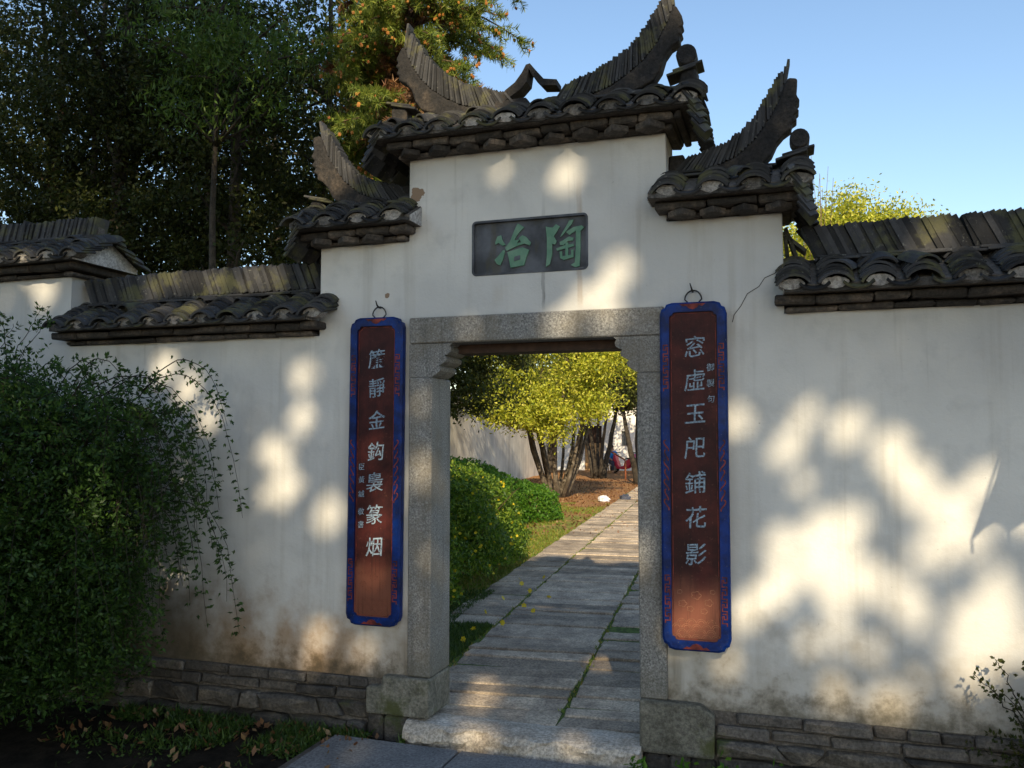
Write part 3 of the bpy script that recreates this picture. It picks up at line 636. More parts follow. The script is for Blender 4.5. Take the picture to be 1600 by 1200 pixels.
bkS = [(1.0, 3.24), (1.16, 3.225), (1.28, 3.24), (1.335, 3.29), (1.365, 3.355), (1.40, 3.395), (1.445, 3.425), (1.44, 3.45), (1.475, 3.47), (1.455, 3.495), (1.487, 3.52), (1.462, 3.545), (1.49, 3.575), (1.47, 3.61), (1.478, 3.70), (1.43, 3.71), (1.41, 3.68), (1.375, 3.58), (1.33, 3.50), (1.248, 3.385), (1.15, 3.30), (1.05, 3.262)]
for s in (-1, 1):
    wing(rc, s, lowC, upC, bkC, 46, 1.07 if s < 0 else 1.0, 0.1)
    drum(rc, s*0.885, 3.918, 0.058) if s > 0 else None
    end_post(rc, s, 0.895, 3.62, 3.835); verge(rc, s, 0.945, 3.63)
    rs = rr if s > 0 else rl
    wing(rs, s, lowS, upS, bkS, 36, 1.05 if s < 0 else 1.0, 0.8)
    if s > 0: drum(rs, s*1.482, 3.368, 0.052)
    end_post(rs, s, 1.475, 3.10, 3.29); verge(rs, s, 1.475, 3.13)
    ridge_bed(rs, *sorted((s*0.80, s*1.36)), 3.205)
ridge_bed(rc, -0.9, 0.9, 3.70)
# pointed ornament of two curved tiles on the middle of the ridge
pa = [(-0.235, 3.80), (-0.19, 3.845), (-0.13, 3.885), (-0.085, 3.94), (-0.06, 3.985), (-0.035, 3.99), (0.0, 3.945), (0.05, 3.885), (0.13, 3.87)]
pb = [(-0.215, 3.765), (-0.16, 3.80), (-0.10, 3.835), (-0.055, 3.88), (-0.045, 3.945), (-0.04, 3.955), (-0.02, 3.915), (0.04, 3.845), (0.13, 3.835)]
fixn(MB().strip(pa, pb, RY-0.055, RY+0.055).build('ridge_ornament', 'beak_mortar', rc))
MB().cbox(-0.26, -0.06, RY-0.06, RY+0.06, 3.73, 3.785, 0.01, 0.006).build('ridge_ornament', 'beak_mortar', rc)
# small abutment block where the right shoulder ridge meets the tall wall
MB().cbox(0.7795, 0.87, RY-0.05, RY+0.06, 3.22, 3.345, 0.008, 0.004).build('abutment', 'beak_mortar', rr)
MB().cbox(-0.87, -0.7795, RY-0.05, RY+0.06, 3.22, 3.32, 0.008, 0.004).build('abutment', 'beak_mortar', rl)
# hairline crack in the plaster
cp = [(1.385, 2.665), (1.34, 2.62), (1.29, 2.60), (1.26, 2.555), (1.20, 2.52), (1.165, 2.455), (1.13, 2.41), (1.12, 2.37)]
MB().ribbon(cp, 0.004, -0.0015, 0.001).build('crack', 'crack_dark', gate)

# ------------------------------------------------------------------ side walls
def side_wall(name, label, xa, xb, zt, loc):
    t = thing(name, label, 'wall', loc)
    cell_wall([xa, xb], [0.33, zt], lambda i, j: True).build('wall', 'plaster', t)
    MB().box(xa, xb, 0.004, TH-0.004, -0.15, 0.3295).build('footing', 'mortar', t); return t
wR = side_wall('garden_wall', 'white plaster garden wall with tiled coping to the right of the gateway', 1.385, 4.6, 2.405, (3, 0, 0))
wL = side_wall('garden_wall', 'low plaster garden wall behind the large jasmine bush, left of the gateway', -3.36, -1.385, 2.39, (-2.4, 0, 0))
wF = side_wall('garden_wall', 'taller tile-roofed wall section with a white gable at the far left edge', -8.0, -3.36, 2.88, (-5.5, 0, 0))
r1 = roof(wR, 1.335, 4.6, 2.405, core=(1.387, 4.6), ca=1.387, cb=4.6, dog=False)
lean_ridge(r1, 1.565, 4.6, 2.715, 0.12, -0.15)
for i, (a, b) in enumerate((((1.41, 2.70), (1.385+0.01, 2.86)), ((1.46, 2.70), (1.40, 2.88)), ((1.50, 2.75), (1.41, 2.83)))): plate(r1, a, b, 0.018, 0.12)
r2 = roof(wL, -3.40, -1.24, 2.39, core=(-3.359, -1.387), ca=-3.359, cb=-1.387, dog=False)
lean_ridge(r2, -3.25, -1.41, 2.70, 0.125, -0.14)
r3 = roof(wF, -8.0, -3.10, 2.88, core=(-8.0, -3.2), ca=-8.0, cb=-3.3, dog=False)
lean_ridge(r3, -8.0, -3.25, 3.19, 0.12, 0.07)

# brick courses and rubble at the foot of the wall
def owner(x): return gate if abs(x) < 1.385 else (wR if x > 0 else (wL if x > -3.36 else wF))
for (xa, xb) in ((-4.2, -1.016), (1.004, 3.9)):
    for k, (z0, z1) in enumerate(((0.266, 0.334), (0.198, 0.263))):
        x = xa + (0.0 if k else 0.1)
        while x < xb-0.02:
            ln = min(random.choice((0.29, 0.33, 0.27, 0.15)), xb-x)
            if abs(abs(x+ln/2)-1.385) < 0.0: pass
            mb = MB().cbox(x+0.004, x+ln-0.004, -0.018-random.uniform(0, 0.022), 0.02, z0+0.003+random.uniform(-0.003, 0.003), z1-0.004-random.uniform(0, 0.005), 0.009, 0.006)
            mb.build('brick', 'red_brick' if random.random() < 0.05 else 'grey_brick', owner(x+ln/2)); x += ln
    # fitted rubble: neighbours share slanting joints
    rows = (0.196, 0.105, -0.05) if xa > 0 else (0.192, 0.075, -0.05)
    nb = int((xb-xa)/0.06); bed = [[(xa + (xb-xa)*i/nb, z + 0.022*mnoise.noise(Vector((i*0.23, k*7.7, xa)))*(1 if 0 < k < 2 else 0.15)) for i in range(nb+1)] for k, z in enumerate(rows)]
    zat = lambda k, x: np.interp(x, [p[0] for p in bed[k]], [p[1] for p in bed[k]])
    for k in range(2):
        jt = [xa]
        while jt[-1] < xb-0.12: jt.append(jt[-1] + random.uniform(0.13, 0.42))
        jt[-1] = xb; sl_ = [0] + [random.uniform(-0.035, 0.035) for _ in jt[1:-1]] + [0]
        for i in range(len(jt)-1):
            g_ = 0.006; l, r_ = jt[i]+g_, jt[i+1]-g_; tp = [(l+sl_[i] + (r_+sl_[i+1]-l-sl_[i])*t, 0) for t in (0.0, 0.3, 0.7, 1.0)]; bt_ = [(l-sl_[i] + (r_-sl_[i+1]-l+sl_[i])*t, 0) for t in (1.0, 0.65, 0.35, 0.0)]
            out = [(x, zat(k, x)-g_-random.uniform(0, 0.012)*(t in (0, 3))) for t, (x, _) in enumerate(tp)] + [(x, zat(k+1, x)+g_+random.uniform(0, 0.012)*(t in (0, 3))) for t, (x, _) in enumerate(bt_)]
            N = len(out); cx = sum(p[0] for p in out)/N; cz = sum(p[1] for p in out)/N; yf = -0.02 - random.uniform(0, 0.045); tx, tz = random.uniform(-0.12, 0.12), random.uniform(-0.25, 0.1)
            vs = [(px, 0.01, pz) for px, pz in out] + [(px, yf+0.022+tx*(px-cx), pz) for px, pz in out] + [(cx+(px-cx)*random.uniform(0.8, 0.92), yf+tx*(px-cx)+tz*(pz-cz)+random.uniform(-0.008, 0.008), cz+(pz-cz)*random.uniform(0.68, 0.86)) for px, pz in out] + [(cx, yf-0.006, cz)]
            fs = [[j, (j+1) % N, N+(j+1) % N, N+j] for j in range(N)] + [[N+j, N+(j+1) % N, 2*N+(j+1) % N, 2*N+j] for j in range(N)] + [[2*N+j, 2*N+(j+1) % N, 3*N] for j in range(N)]
            fixn(MB().add(vs, fs).build('stone', 'rubble_stone', owner(cx)))

for (x0, x1, z0, z1) in ((-1.01, -0.90, -0.03, 0.13), (-0.895, -0.745, -0.03, 0.128), (0.63, 0.76, -0.03, 0.086), (0.765, 0.87, -0.03, 0.084), (0.875, 1.0, -0.03, 0.087)):
    MB().cbox(x0, x1, -0.05, 0.02, z0, z1, 0.018, 0.006).build('stone', 'rubble_stone', gate)
# ------------------------------------------------------------------ name plaque over the door
plq = thing('name_plaque', 'dark slate plaque with two carved green characters above the door', 'plaque', (-0.017, 0.03, 2.712))
MB().cbox(-0.3605, 0.3265, 0.018, 0.029, 2.7135, 3.0245, 0.004).build('panel', 'slate', plq)
def rrect(x0, x1, z0, z1, r, n=5):
    P = []
    for cx, cz, a0 in ((x1-r, z1-r, 0), (x0+r, z1-r, 90), (x0+r, z0+r, 180), (x1-r, z0+r, 270)):
        P += [(cx + r*math.cos(rad(a0+90*i/n)), cz + r*math.sin(rad(a0+90*i/n))) for i in range(n+1)]
    return P
MB().ribbon(rrect(-0.362, 0.328, 2.711, 3.026, 0.022), 0.013, -0.003, 0.02, True).build('rim', 'slate', plq)
# strokes traced in plaque units: u right 0..1, v down 0..1
PQ = lambda u, v: (-0.3605 + 0.687*u, 3.0245 - 0.311*v)
STR_YE = [[(.215, .29), (.248, .27), (.262, .37), (.29, .46), (.262, .47), (.225, .41), (.20, .44), (.195, .40)],
          [(.268, .55), (.285, .57), (.265, .74), (.24, .84), (.21, .81), (.19, .73), (.225, .66)],
          [(.40, .07), (.455, .15), (.42, .22), (.385, .31), (.37, .385), (.415, .375), (.385, .46), (.30, .575), (.285, .515), (.33, .40), (.36, .24), (.38, .14)],
          [(.30, .575), (.36, .46), (.43, .43), (.405, .35), (.44, .30), (.475, .34), (.515, .45), (.505, .50), (.455, .46), (.385, .50)],
          [(.305, .60), (.44, .53), (.50, .585), (.475, .72), (.455, .87), (.335, .90), (.32, .74)]]
STR_TAO = [[(.645, .17), (.675, .19), (.705, .20), (.735, .14), (.768, .19), (.735, .30), (.715, .36), (.74, .46), (.725, .52), (.70, .50), (.70, .70), (.68, .88), (.645, .93), (.655, .70), (.655, .40)],
           [(.85, .09), (.885, .08), (.87, .16), (.825, .27), (.79, .36), (.77, .39), (.785, .32), (.82, .20)],
           [(.82, .30), (.885, .22), (.955, .20), (.975, .24), (.945, .30), (.945, .60), (.935, .95), (.90, .97), (.86, .92), (.895, .88), (.905, .60), (.905, .29), (.85, .36)],
           [(.765, .48), (.79, .46), (.845, .39), (.885, .42), (.88, .47), (.84, .47), (.80, .54), (.77, .54)],
           [(.735, .60), (.80, .55), (.885, .53), (.89, .575), (.80, .615), (.745, .64)],
           [(.815, .50), (.84, .50), (.838, .78), (.815, .78)],
           [(.765, .66), (.785, .65), (.79, .75), (.865, .73), (.862, .64), (.885, .64), (.885, .78), (.80, .82), (.77, .78)]]
for nm, strokes in (('ye', STR_YE), ('tao', STR_TAO)):
    mb = MB()
    for k, st in enumerate(strokes): mb.prism([PQ(*p) for p in st], 0.0085-0.0004*k, 0.0175)
    if nm == 'ye':
        pass
    fixn(mb.build('character', 'green_paint', plq))
MB().prism([PQ(*p) for p in [(.37, .70), (.42, .675), (.42, .755), (.365, .78)]], 0.0035, 0.0065).build('character_counter', 'slate', plq)

# ------------------------------------------------------------------ couplet boards
def glyph(ch, size):
    c = bpy.data.curves.new('character', 'FONT'); c.body = ch; c.size = size; c.align_x = 'CENTER'; c.extrude = 0.0015; c.offset = size*0.002; c.resolution_u = 3
    o = bpy.data.objects.new('character', c); COL.objects.link(o)
    bpy.context.view_layer.update()
    me = bpy.data.meshes.new_from_object(o.evaluated_get(bpy.context.evaluated_depsgraph_get()))
    bpy.data.objects.remove(o); bpy.data.curves.remove(c)
    if len(me.vertices):
        co = np.empty(len(me.vertices)*3); me.vertices.foreach_get('co', co); co = co.reshape(-1, 3)
        mid = (co.max(0)+co.min(0))/2; co -= mid
        # brush-like tilt: strokes rise to the right and swell unevenly
        x, y = co[:, 0].copy(), co[:, 1].copy(); co[:, 1] = y*1.0 + 0.10*x; co[:, 0] = x*0.96 + 0.04*y + 0.012*size*np.sin(9*y/size)
        co[:, 1] += 0.012*size*np.sin(11*x/size)
        ph = random.uniform(0, 99)
        for i_ in range(len(co)):
            nv = mnoise.noise_vector(Vector((co[i_, 0]*5/size, co[i_, 1]*5/size, ph))); co[i_, 0] += nv.x*0.018*size; co[i_, 1] += nv.y*0.018*size
        me.vertices.foreach_set('co', co.reshape(-1)); me.update()
    me.materials.clear(); me.materials.append(MAT['silver_paint']); return me
def notched(x0, x1, z0, z1, n, r):
    """rectangle with stepped, rounded corners"""
    P = []
    for cx, cz, sx, sz in ((x1, z1, 1, 1), (x0, z1, -1, 1), (x0, z0, -1, -1), (x1, z0, 1, -1)):
        q = [(cx, cz-sz*(n+r)), (cx-sx*r*0.3, cz-sz*n), (cx-sx*n*0.75, cz-sz*n*0.8), (cx-sx*n*0.8, cz-sz*n*0.72), (cx-sx*n, cz-sz*r*0.3), (cx-sx*(n+r), cz)]
        P += q if sx*sz > 0 else q[::-1]
    return P
def couplet(label, xc, text, small, s_side, zc=1.5625, tilt=0.0, xs=0.0, relief='relief_ochre'):
    t = thing('couplet_board', label, 'signboard', (xc, -0.03, 0.645), 'pair of hanging couplet boards')
    W, Hh = 0.352, 1.835; Rm = Matrix.Translation((xc, -0.012, 2.48)) @ Matrix.Rotation(tilt, 4, 'X') @ Matrix.Rotation(xs, 4, 'Y') @ Matrix.Translation((-xc, 0, -2.48))
    x0, x1, z0, z1 = xc-W/2, xc+W/2, 2.48-Hh, 2.48; fr = 0.050
    out = notched(x0, x1, z0, z1, 0.034, 0.03); inn = notched(x0+fr, x1-fr, z0+fr*1.05, z1-fr*1.05, 0.02, 0.012)
    n = len(out); y0, y1 = -0.052, -0.004
    mid_o = notched(x0+0.01, x1-0.01, z0+0.01, z1-0.01, 0.034, 0.03)
    mb = MB(); vs = [(x, y1, z) for x, z in out] + [(x, y0+0.008, z) for x, z in out] + [(x, y0, z) for x, z in mid_o] + [(x, y0, z) for x, z in inn] + [(x, y0+0.016, z) for x, z in inn]
    fs = []
    for k in range(4): fs += [[k*n+i, k*n+(i+1) % n, (k+1)*n+(i+1) % n, (k+1)*n+i] for i in range(n)]
    fs.append(list(range(n)))
    mb.add(vs, fs); fixn(mb.build('frame', 'blue_lacquer', t, Mw=Rm))
    pn = MB().box(x0+fr-0.004, x1-fr+0.004, y0+0.014, y0+0.022, z0+fr-0.004, z1-fr+0.004).build('panel', 'red_lacquer', t, Mw=Rm)
    yf = y0+0.0125
    # painted line round the field
    MB().ribbon(notched(x0+fr+0.009, x1-fr-0.009, z0+fr+0.01, z1-fr-0.01, 0.02, 0.012), 0.003, yf+0.0008, 0.001, True).build('field_line', 'fret_red', pn, Mw=Rm)
    for ch, z in text:
        obj('character', glyph(ch, 0.122), pn, Rm @ Matrix.Translation((xc+0.004+random.uniform(-0.004, 0.004), yf, z)) @ Matrix.Rotation(math.pi/2, 4, 'X') @ Matrix.Rotation(random.uniform(-0.05, 0.05), 4, 'Z'))
    for ch, z in small:
        obj('character', glyph(ch, 0.044), pn, Rm @ Matrix.Translation((xc+s_side*0.088, yf, z)) @ Matrix.Rotation(math.pi/2, 4, 'X'))
    # relief of waves and clouds at the foot of the field
    ya = yf-0.001
    for row in range(4):
        for k in range(5):
            cx = xc - 0.1 + 0.05*k + (0.025 if row % 2 else 0); cz = z0+fr+0.012+row*0.026
            if abs(cx-xc) > 0.105: continue
            for r_ in (0.024, 0.015): MB().ribbon([(cx + r_*math.cos(rad(a)), cz + r_*math.sin(rad(a))) for a in range(10, 171, 20)], 0.003, ya, 0.003).build('wave', relief, pn, Mw=Rm)
    for cx, cz, r_ in ((-0.07, 0.19, 0.022), (0.0, 0.235, 0.026), (0.065, 0.20, 0.022), (-0.03, 0.165, 0.018), (0.04, 0.155, 0.018), (-0.085, 0.25, 0.014), (0.085, 0.255, 0.014)):
        MB().ribbon([(xc+cx + r_*(0.72+0.3*abs(math.cos(2.5*a)))*math.cos(a), z0+fr+cz + r_*0.8*(0.72+0.3*abs(math.cos(2.5*a)))*math.sin(a)) for a in np.linspace(0, 2*math.pi, 31)[:-1]], 0.0035, ya, 0.004, True).build('cloud', relief, pn, Mw=Rm)
    # fretwork on the frame
    yo = y0-0.0022
    for sx in (-1, 1):
        xx = xc + sx*(W/2-0.03)
        for zt in (2.25, 1.03):
            for u in range(4):
                zb = zt-u*0.062; p_ = [(-.012, 0), (.012, 0), (.012, -.026), (-.003, -.026), (-.003, -.013), (-.012, -.013), (-.012, -.047), (.012, -.047), (.012, -.062)]
                MB().ribbon([(xx+sx*a, zb+b) for a, b in p_], 0.0055, yo, 0.0026).build('fret', 'fret_red', t, Mw=Rm)
        for u in range(7):
            zb = 1.74-u*0.052; MB().ribbon([(xx + sx*0.013*math.sin(a)*(1-0.25*(u % 2)), zb - 0.03*(1-math.cos(a*0.55))*0.95) for a in np.linspace(0.2, 5.6, 12)], 0.0065, yo, 0.0026).build('fret', 'fret_red', t, Mw=Rm)
    for zz, sg in ((z0+0.022, 1), (z1-0.022, -1)):
        fixn(MB().prism([(xc+a*1.0, zz+sg*b) for a, b in ((-.07, -.012), (-.05, 0.002), (-.035, -.003), (-.02, .012), (0, .019), (.02, .012), (.035, -.003), (.05, .002), (.07, -.012))], yo-0.0004, yo+0.0024).build('cloud', 'fret_red', t, Mw=Rm))
    # iron hanger: ring arch and hook
    arch = [(xc + 0.045*math.cos(a)*(1.0 if math.sin(a) > -0.1 else 0.7), -0.022, 2.497 + 0.052*math.sin(a)) for a in np.linspace(-0.75, math.pi+0.75, 18)]
    MB().tube(arch, 0.0042, 6).build('hanger', 'iron', t, True)
    MB().tube([(xc-0.004, 0.02, 2.545), (xc-0.004, -0.03, 2.548), (xc-0.006, -0.042, 2.556), (xc-0.014, -0.045, 2.585)], [0.006, 0.006, 0.005, 0.003], 6).build('hook', 'iron', t, True)
    return t
def zz(py_list, k): return py_list
TL = [(562, '簾'), (607, '靜'), (657, '金'), (706, '鈎'), (753, '裊'), (803, '篆'), (852, '烟')]
TR = [(546, '窓'), (600, '虛'), (653, '玉'), (706, '戺'), (761, '鋪'), (815, '花'), (872, '影')]
zl = lambda p: 2.48 - (p-497)*1.835/475; zr = lambda p: 2.48 - (p-475)*1.835/545
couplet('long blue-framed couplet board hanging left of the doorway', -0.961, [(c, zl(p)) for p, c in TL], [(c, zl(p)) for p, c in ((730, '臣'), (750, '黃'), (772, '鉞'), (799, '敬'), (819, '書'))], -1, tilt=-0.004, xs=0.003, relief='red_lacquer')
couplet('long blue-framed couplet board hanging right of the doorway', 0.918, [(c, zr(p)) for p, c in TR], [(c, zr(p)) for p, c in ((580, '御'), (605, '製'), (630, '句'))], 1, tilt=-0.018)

# ------------------------------------------------------------------ paths
path = thing('path', None, None, (0, 0, 0)); 
del_path = path
bpy.data.objects.remove(path)
pb = MB(); PX = lambda y: -0.088*y
ysn = [0.162 + i*0.9 for i in range(34)]
for y in ysn: pb.v += [(-1.46+PX(y)-0.02*math.sin(y), y, 0.092), (2.0+PX(y), y, 0.092)]
pb.f = [[2*i, 2*i+1, 2*i+3, 2*i+2] for i in range(len(ysn)-1)]
pathb = pb.build('path', 'moss_joint'); tag(pathb, kind='structure')
WM[pathb.name] = Matrix()
for col, (xa, xb, rows) in enumerate(((-1.43, -0.90, (0.3, 0.45)), (-0.875, 0.095, (0.17, 0.28)), (0.118, 1.06, (0.18, 0.28)), (1.09, 1.9, (0.4, 0.6)))):
    y = 0.165
    while y < 26:
        d = random.uniform(*rows); j = random.uniform(-0.012, 0.012)
        if col == 0 and (y < 2.6 or random.random() < 0.12*(y < 5)): y += d; continue
        m = MB().cbox(xa+j, xb+random.uniform(-0.01, 0.01), 0, d-random.uniform(0.008, 0.018), -0.06, 0, 0.009, 0.009)
        m.build('slab', 'slab_stone', pathb, Mw=Matrix.Translation((PX(y), y, 0.104+random.uniform(-0.006, 0.006))) @ Matrix.Rotation(random.uniform(-0.004, 0.004), 4, 'X') @ Matrix.Rotation(0.086, 4, 'Z')); y += d
fc = MB().box(-1.2, 3.4, -7.0, -0.165, -0.08, 0.018).build('forecourt', 'mortar'); tag(fc, kind='structure')
y = -0.17
while y > -5.5:
    d = random.uniform(0.42, 0.55); x = -1.15 + (0.0 if y < -0.5 else 0.0)
    while x < 3.3:
        ln = min(random.uniform(0.62, 0.95), 3.35-x)
        if y > -0.2: ln = min({0: 0.78, 1: 0.98}.get(round((x+1.15)/0.75), ln), 3.35-x)
        if not (x > 0.75 and y > -0.5): MB().cbox(x+0.006, x+ln-0.006, y-d+0.008, y, -0.06, 0.036+random.uniform(-0.004, 0.004), 0.008, 0.004).build('slab', 'forecourt_stone', fc)
        x += ln
    y -= d
# ------------------------------------------------------------------ trees
def tree(name, label, base, top_z, r0, crown, mat='bark', leaf='leaf_dark', ln=0.05, wd=0.022, limbs=9, lean=(0, 0), stems=None, group=None, up=0.3, droop=0.0):
    """crown: (leaf positions, clump centres)"""
    t = thing(name, label, 'tree', base, group); P, cc = crown
    mb = MB(); b = Vector(base); top = Vector((b.x+lean[0], b.y+lean[1], top_z))
    starts = []
    if stems is None:
        pts = limb_pts(b - Vector((0, 0, 0.15)), top, 0.03, 10); mb.tube(pts, [r0*(1.25 if i == 0 else 1)*(1-0.78*i/9) for i in range(10)], 10); starts = pts[3:]
    else:
        for (dx, dy, hz, rr_) in stems:
            e = Vector((b.x+dx, b.y+dy, hz)); pts = limb_pts(b + Vector((dx*0.16, dy*0.16, -0.1)), e, 0.06, 8); mb.tube(pts, [rr_*(1.3 if i == 0 else 1)*(1-0.6*i/7) for i in range(8)], 8); starts += pts[3:]
    sel = cc[rng.permutation(len(cc))[:limbs]]
    for c in sel:
        s = min(starts, key=lambda p: (p - Vector(c)).length + (0.8 if p.z > c[2] else 0)); L = (Vector(c)-s).length
        pts = limb_pts(s, c, 0.12, 6); rr_ = max(0.012, r0*0.32); mb.tube(pts, [rr_*(1-0.8*i/5) for i in range(6)], 6)
    mb.build('trunk', mat, t, True)
    leaves('crown', P, ln, wd, leaf, t, up=up, droop=droop); return t

# --- dark wood behind the left wall
WOOD = [(-9.4, 5.2, 0.10, 'bark', 'slim dark trunk at the far left edge of the wood'), (-8.75, 4.6, 0.11, 'bark_brown', 'reddish-brown trunk rising behind the gabled wall section'), (-8.1, 5.4, 0.12, 'bark', 'dark tree just right of the reddish-brown trunk'),
        (-7.5, 4.7, 0.085, 'bark', 'thin tree between the reddish trunk and the thick one'), (-7.05, 4.3, 0.17, 'bark', 'thickest dark trunk in the wood left of the gateway'), (-6.55, 5.6, 0.09, 'bark_pale', 'slender pale forked tree right of the thickest trunk'),
        (-6.0, 4.6, 0.08, 'bark', 'slim dark tree midway along the left wall'), (-5.25, 4.3, 0.12, 'bark', 'dark tree behind the middle of the low left wall'), (-4.75, 5.4, 0.08, 'bark', 'thin leafy tree nearest the left shoulder roof')]
for i, (x, y, r, mt, lab) in enumerate(WOOD):
    a = clumps((x, y, 6.0), (1.0, 1.3, 3.2), 110, 15500, 0.16, 0.15); b = clumps((x+0.1, y-0.2, 3.7), (0.8, 0.8, 1.4), 30, 2600, 0.15, 0.2)
    tree('wood_tree', lab, (x, y, 0.05), 9.5, r, (np.vstack([a[0], b[0]]), np.vstack([a[1], b[1]])), mt, 'leaf_dark', 0.034, 0.017, 14, (random.uniform(-0.3, 0.3), random.uniform(-0.2, 0.3)), group='trees in the dark wood')
FARW = [(-11.5, 9.5, 'broad evergreen at the far left back of the wood'), (-9.0, 10.5, 'broad evergreen behind the thickest trunk'), (-6.8, 9.8, 'broad evergreen at the back of the wood beside the fir'), (-13.0, 7.0, 'evergreen at the outer left end of the wood')]
for x, y, lab in FARW:
    a = clumps((x, y, 6.2), (1.9, 1.3, 4.6), 120, 7000, 0.33, 0.2)
    tree('evergreen_tree', lab, (x, y, 0.05), 10, 0.18, a, 'bark', 'leaf_dark', 0.075, 0.036, 12, group='evergreens at the back of the wood')
# tree with soft hanging sprays of fresh leaves, leaning over the wall
C0, cc0 = clumps((-4.55, 3.2, 6.05), (1.35, 0.7, 1.0), 60, 6500, 0.16, 0.1)
tree('maple_tree', 'tree with soft green hanging leaf sprays at the top left', (-5.0, 3.6, 0.05), 6.6, 0.07, (C0, cc0), 'bark', 'leaf_mid', 0.045, 0.011, 22, (0.3, -0.3), droop=0.9)

# --- fir with orange cones
fir = thing('fir_tree', 'sunlit fir tree with drooping sprays and orange cones behind the centre roof', 'tree', (-2.72, 3.6, 0.05))
mb = MB(); mb.tube(limb_pts((-2.72, 3.6, -0.1), (-2.4, 3.65, 10.5), 0.01, 12), [0.20*(1-0.07*i) for i in range(12)], 12); nd = []; dead = []; cones = []
def twig(a, d, L, acc, n):
    d = d/np.linalg.norm(d); t = rng.uniform(0.03, 1, n)[:, None]; c = a + d*L*t + np.array([0, 0, -0.10])*L*(t**2)
    o = rng.normal(size=(n, 3)); o -= d*(o@d)[:, None]; o = unit(o)
    ax = unit(o + d*0.55); l = 0.034; s = unit(np.cross(ax, rng.normal(size=(n, 3))))*0.0052
    acc.append(np.stack([c - s, c + s, c + ax*l*2 + s*0.25, c + ax*l*2 - s*0.25], 1)); return a + d*L + np.array([0, 0, -0.10])*L
for k in range(250):
    z = rng.uniform(3.9, 8.2); an = rng.uniform(0, 2*math.pi); L = (0.75 + 0.65*rng.uniform())*(1.0 if z > 4.7 else 0.5)
    if math.cos(an) > 0.3 and z > 5.3: L *= 1.0
    if math.cos(an) < -0.4: L *= 0.62
    tx = -2.72 + 0.32*(z/10.5); a = Vector((tx, 3.6, z)); e = a + Vector((math.cos(an)*L, math.sin(an)*L, 0.10*L - 0.25))
    pts = [a.lerp(e, i/6) + Vector((0, 0, 0.16*L*math.sin(math.pi*i/6))) for i in range(7)]; mb.tube(pts, [0.02*(1-0.12*i) for i in range(7)], 5)
    isdead = rng.uniform() < (0.35 if z < 5.0 else 0.06)
    for j in range(21):
        t = rng.uniform(0.25, 1.0); p = np.array(pts[min(5, int(t*6))].lerp(pts[min(6, int(t*6)+1)], (t*6) % 1))
        d = np.array([math.cos(an), math.sin(an), -0.45]) + rng.normal(size=3)*np.array([0.65, 0.65, 0.35])
        tip = twig(p, d, rng.uniform(0.13, 0.26), dead if (isdead or (t < 0.4 and rng.uniform() < 0.5)) else nd, 46)
        if not isdead and rng.uniform() < 0.42: cones.append(tip)
mb.build('trunk', 'bark_brown', fir, True)
for nm, acc, mt in (('needles', nd, 'fir_needle'), ('dead_needles', dead, 'fir_dead')):
    me = poly_mesh(nm, np.vstack(acc), 4); me.materials.append(MAT[mt]); tag(obj(nm, me, fir), kind='stuff')
mb = MB()
for c in cones:
    r = random.uniform(0.011, 0.019)
    for _ in range(random.choice((1, 1, 2))): mb.sphere((c[0]+random.gauss(0, 0.012), c[1]+random.gauss(0, 0.012), c[2]+random.gauss(0, 0.01)), r, 5, 4, 1, 1, 1.3)
tag(mb.build('cones', 'fir_cone', fir), kind='stuff')

# --- golden-green tree behind the right wall
C0, cc0 = clumps((2.15, 9.6, 4.35), (1.45, 1.2, 1.2), 80, 36000, 0.17, 0.35); C1, cc1 = clumps((3.2, 9.4, 4.75), (0.6, 0.6, 0.5), 20, 9000, 0.15, 0.2); C2, cc2 = clumps((2.45, 9.4, 5.05), (0.6, 0.5, 0.45), 16, 7000, 0.14, 0.2)
tree('osmanthus_tree', 'golden-green tree crown showing above the tiled wall on the right', (2.2, 9.6, 0.05), 4.6, 0.10, (np.vstack([C0, C1, C2]), np.vstack([cc0, cc1, cc2])), 'bark_pale', 'leaf_gold', 0.031, 0.014, 26)
# bare reddish twigs beside the right shoulder roof
bs = thing('bare_shrub', 'bare pinkish twigs rising beside the right shoulder roof', 'shrub', (1.75, 7.6, 0.05)); mb = MB()
for k in range(9):
    e = (1.75+random.uniform(-0.12, 0.3), 7.6+random.uniform(-0.3, 0.3), random.uniform(5.0, 5.7)); mb.tube(limb_pts((1.75, 7.6, 0.0), e, 0.02, 6), [0.008, 0.007, 0.006, 0.005, 0.004, 0.0025], 5)
mb.build('twigs', 'bark_brown', bs)

# --- trees seen through the doorway
def multi(n, sp, hz, r): return [(math.cos(2*math.pi*i/n+0.4)*sp*random.uniform(0.6, 1.1), math.sin(2*math.pi*i/n+0.4)*sp*random.uniform(0.6, 1.1), hz*random.uniform(0.85, 1.15), r*random.uniform(0.7, 1.15)) for i in range(n)]
A0 = clumps((-4.9, 18.6, 4.6), (2.9, 2.2, 2.3), 150, 42000, 0.27, 0.45); A1 = clumps((-5.3, 17.7, 2.5), (2.1, 1.0, 0.7), 44, 13000, 0.20, 0.2)
tree('osmanthus_tree', 'sunlit golden-green tree with many pale stems in the middle of the doorway view', (-5.0, 19.2, 0.06), 5, 0.17, (np.vstack([A0[0], A1[0]]), np.vstack([A0[1], A1[1]])), 'bark_pale', 'leaf_gold', 0.054, 0.024, 26, stems=multi(14, 1.35, 3.2, 0.085))
A0 = clumps((-4.85, 11.2, 3.5), (1.35, 1.2, 1.3), 70, 17000, 0.20, 0.3)
tree('osmanthus_tree', 'shaded dark green tree at the upper left of the doorway view', (-6.4, 11.8, 0.06), 4.6, 0.12, A0, 'bark', 'leaf_olive', 0.05, 0.022, 16)
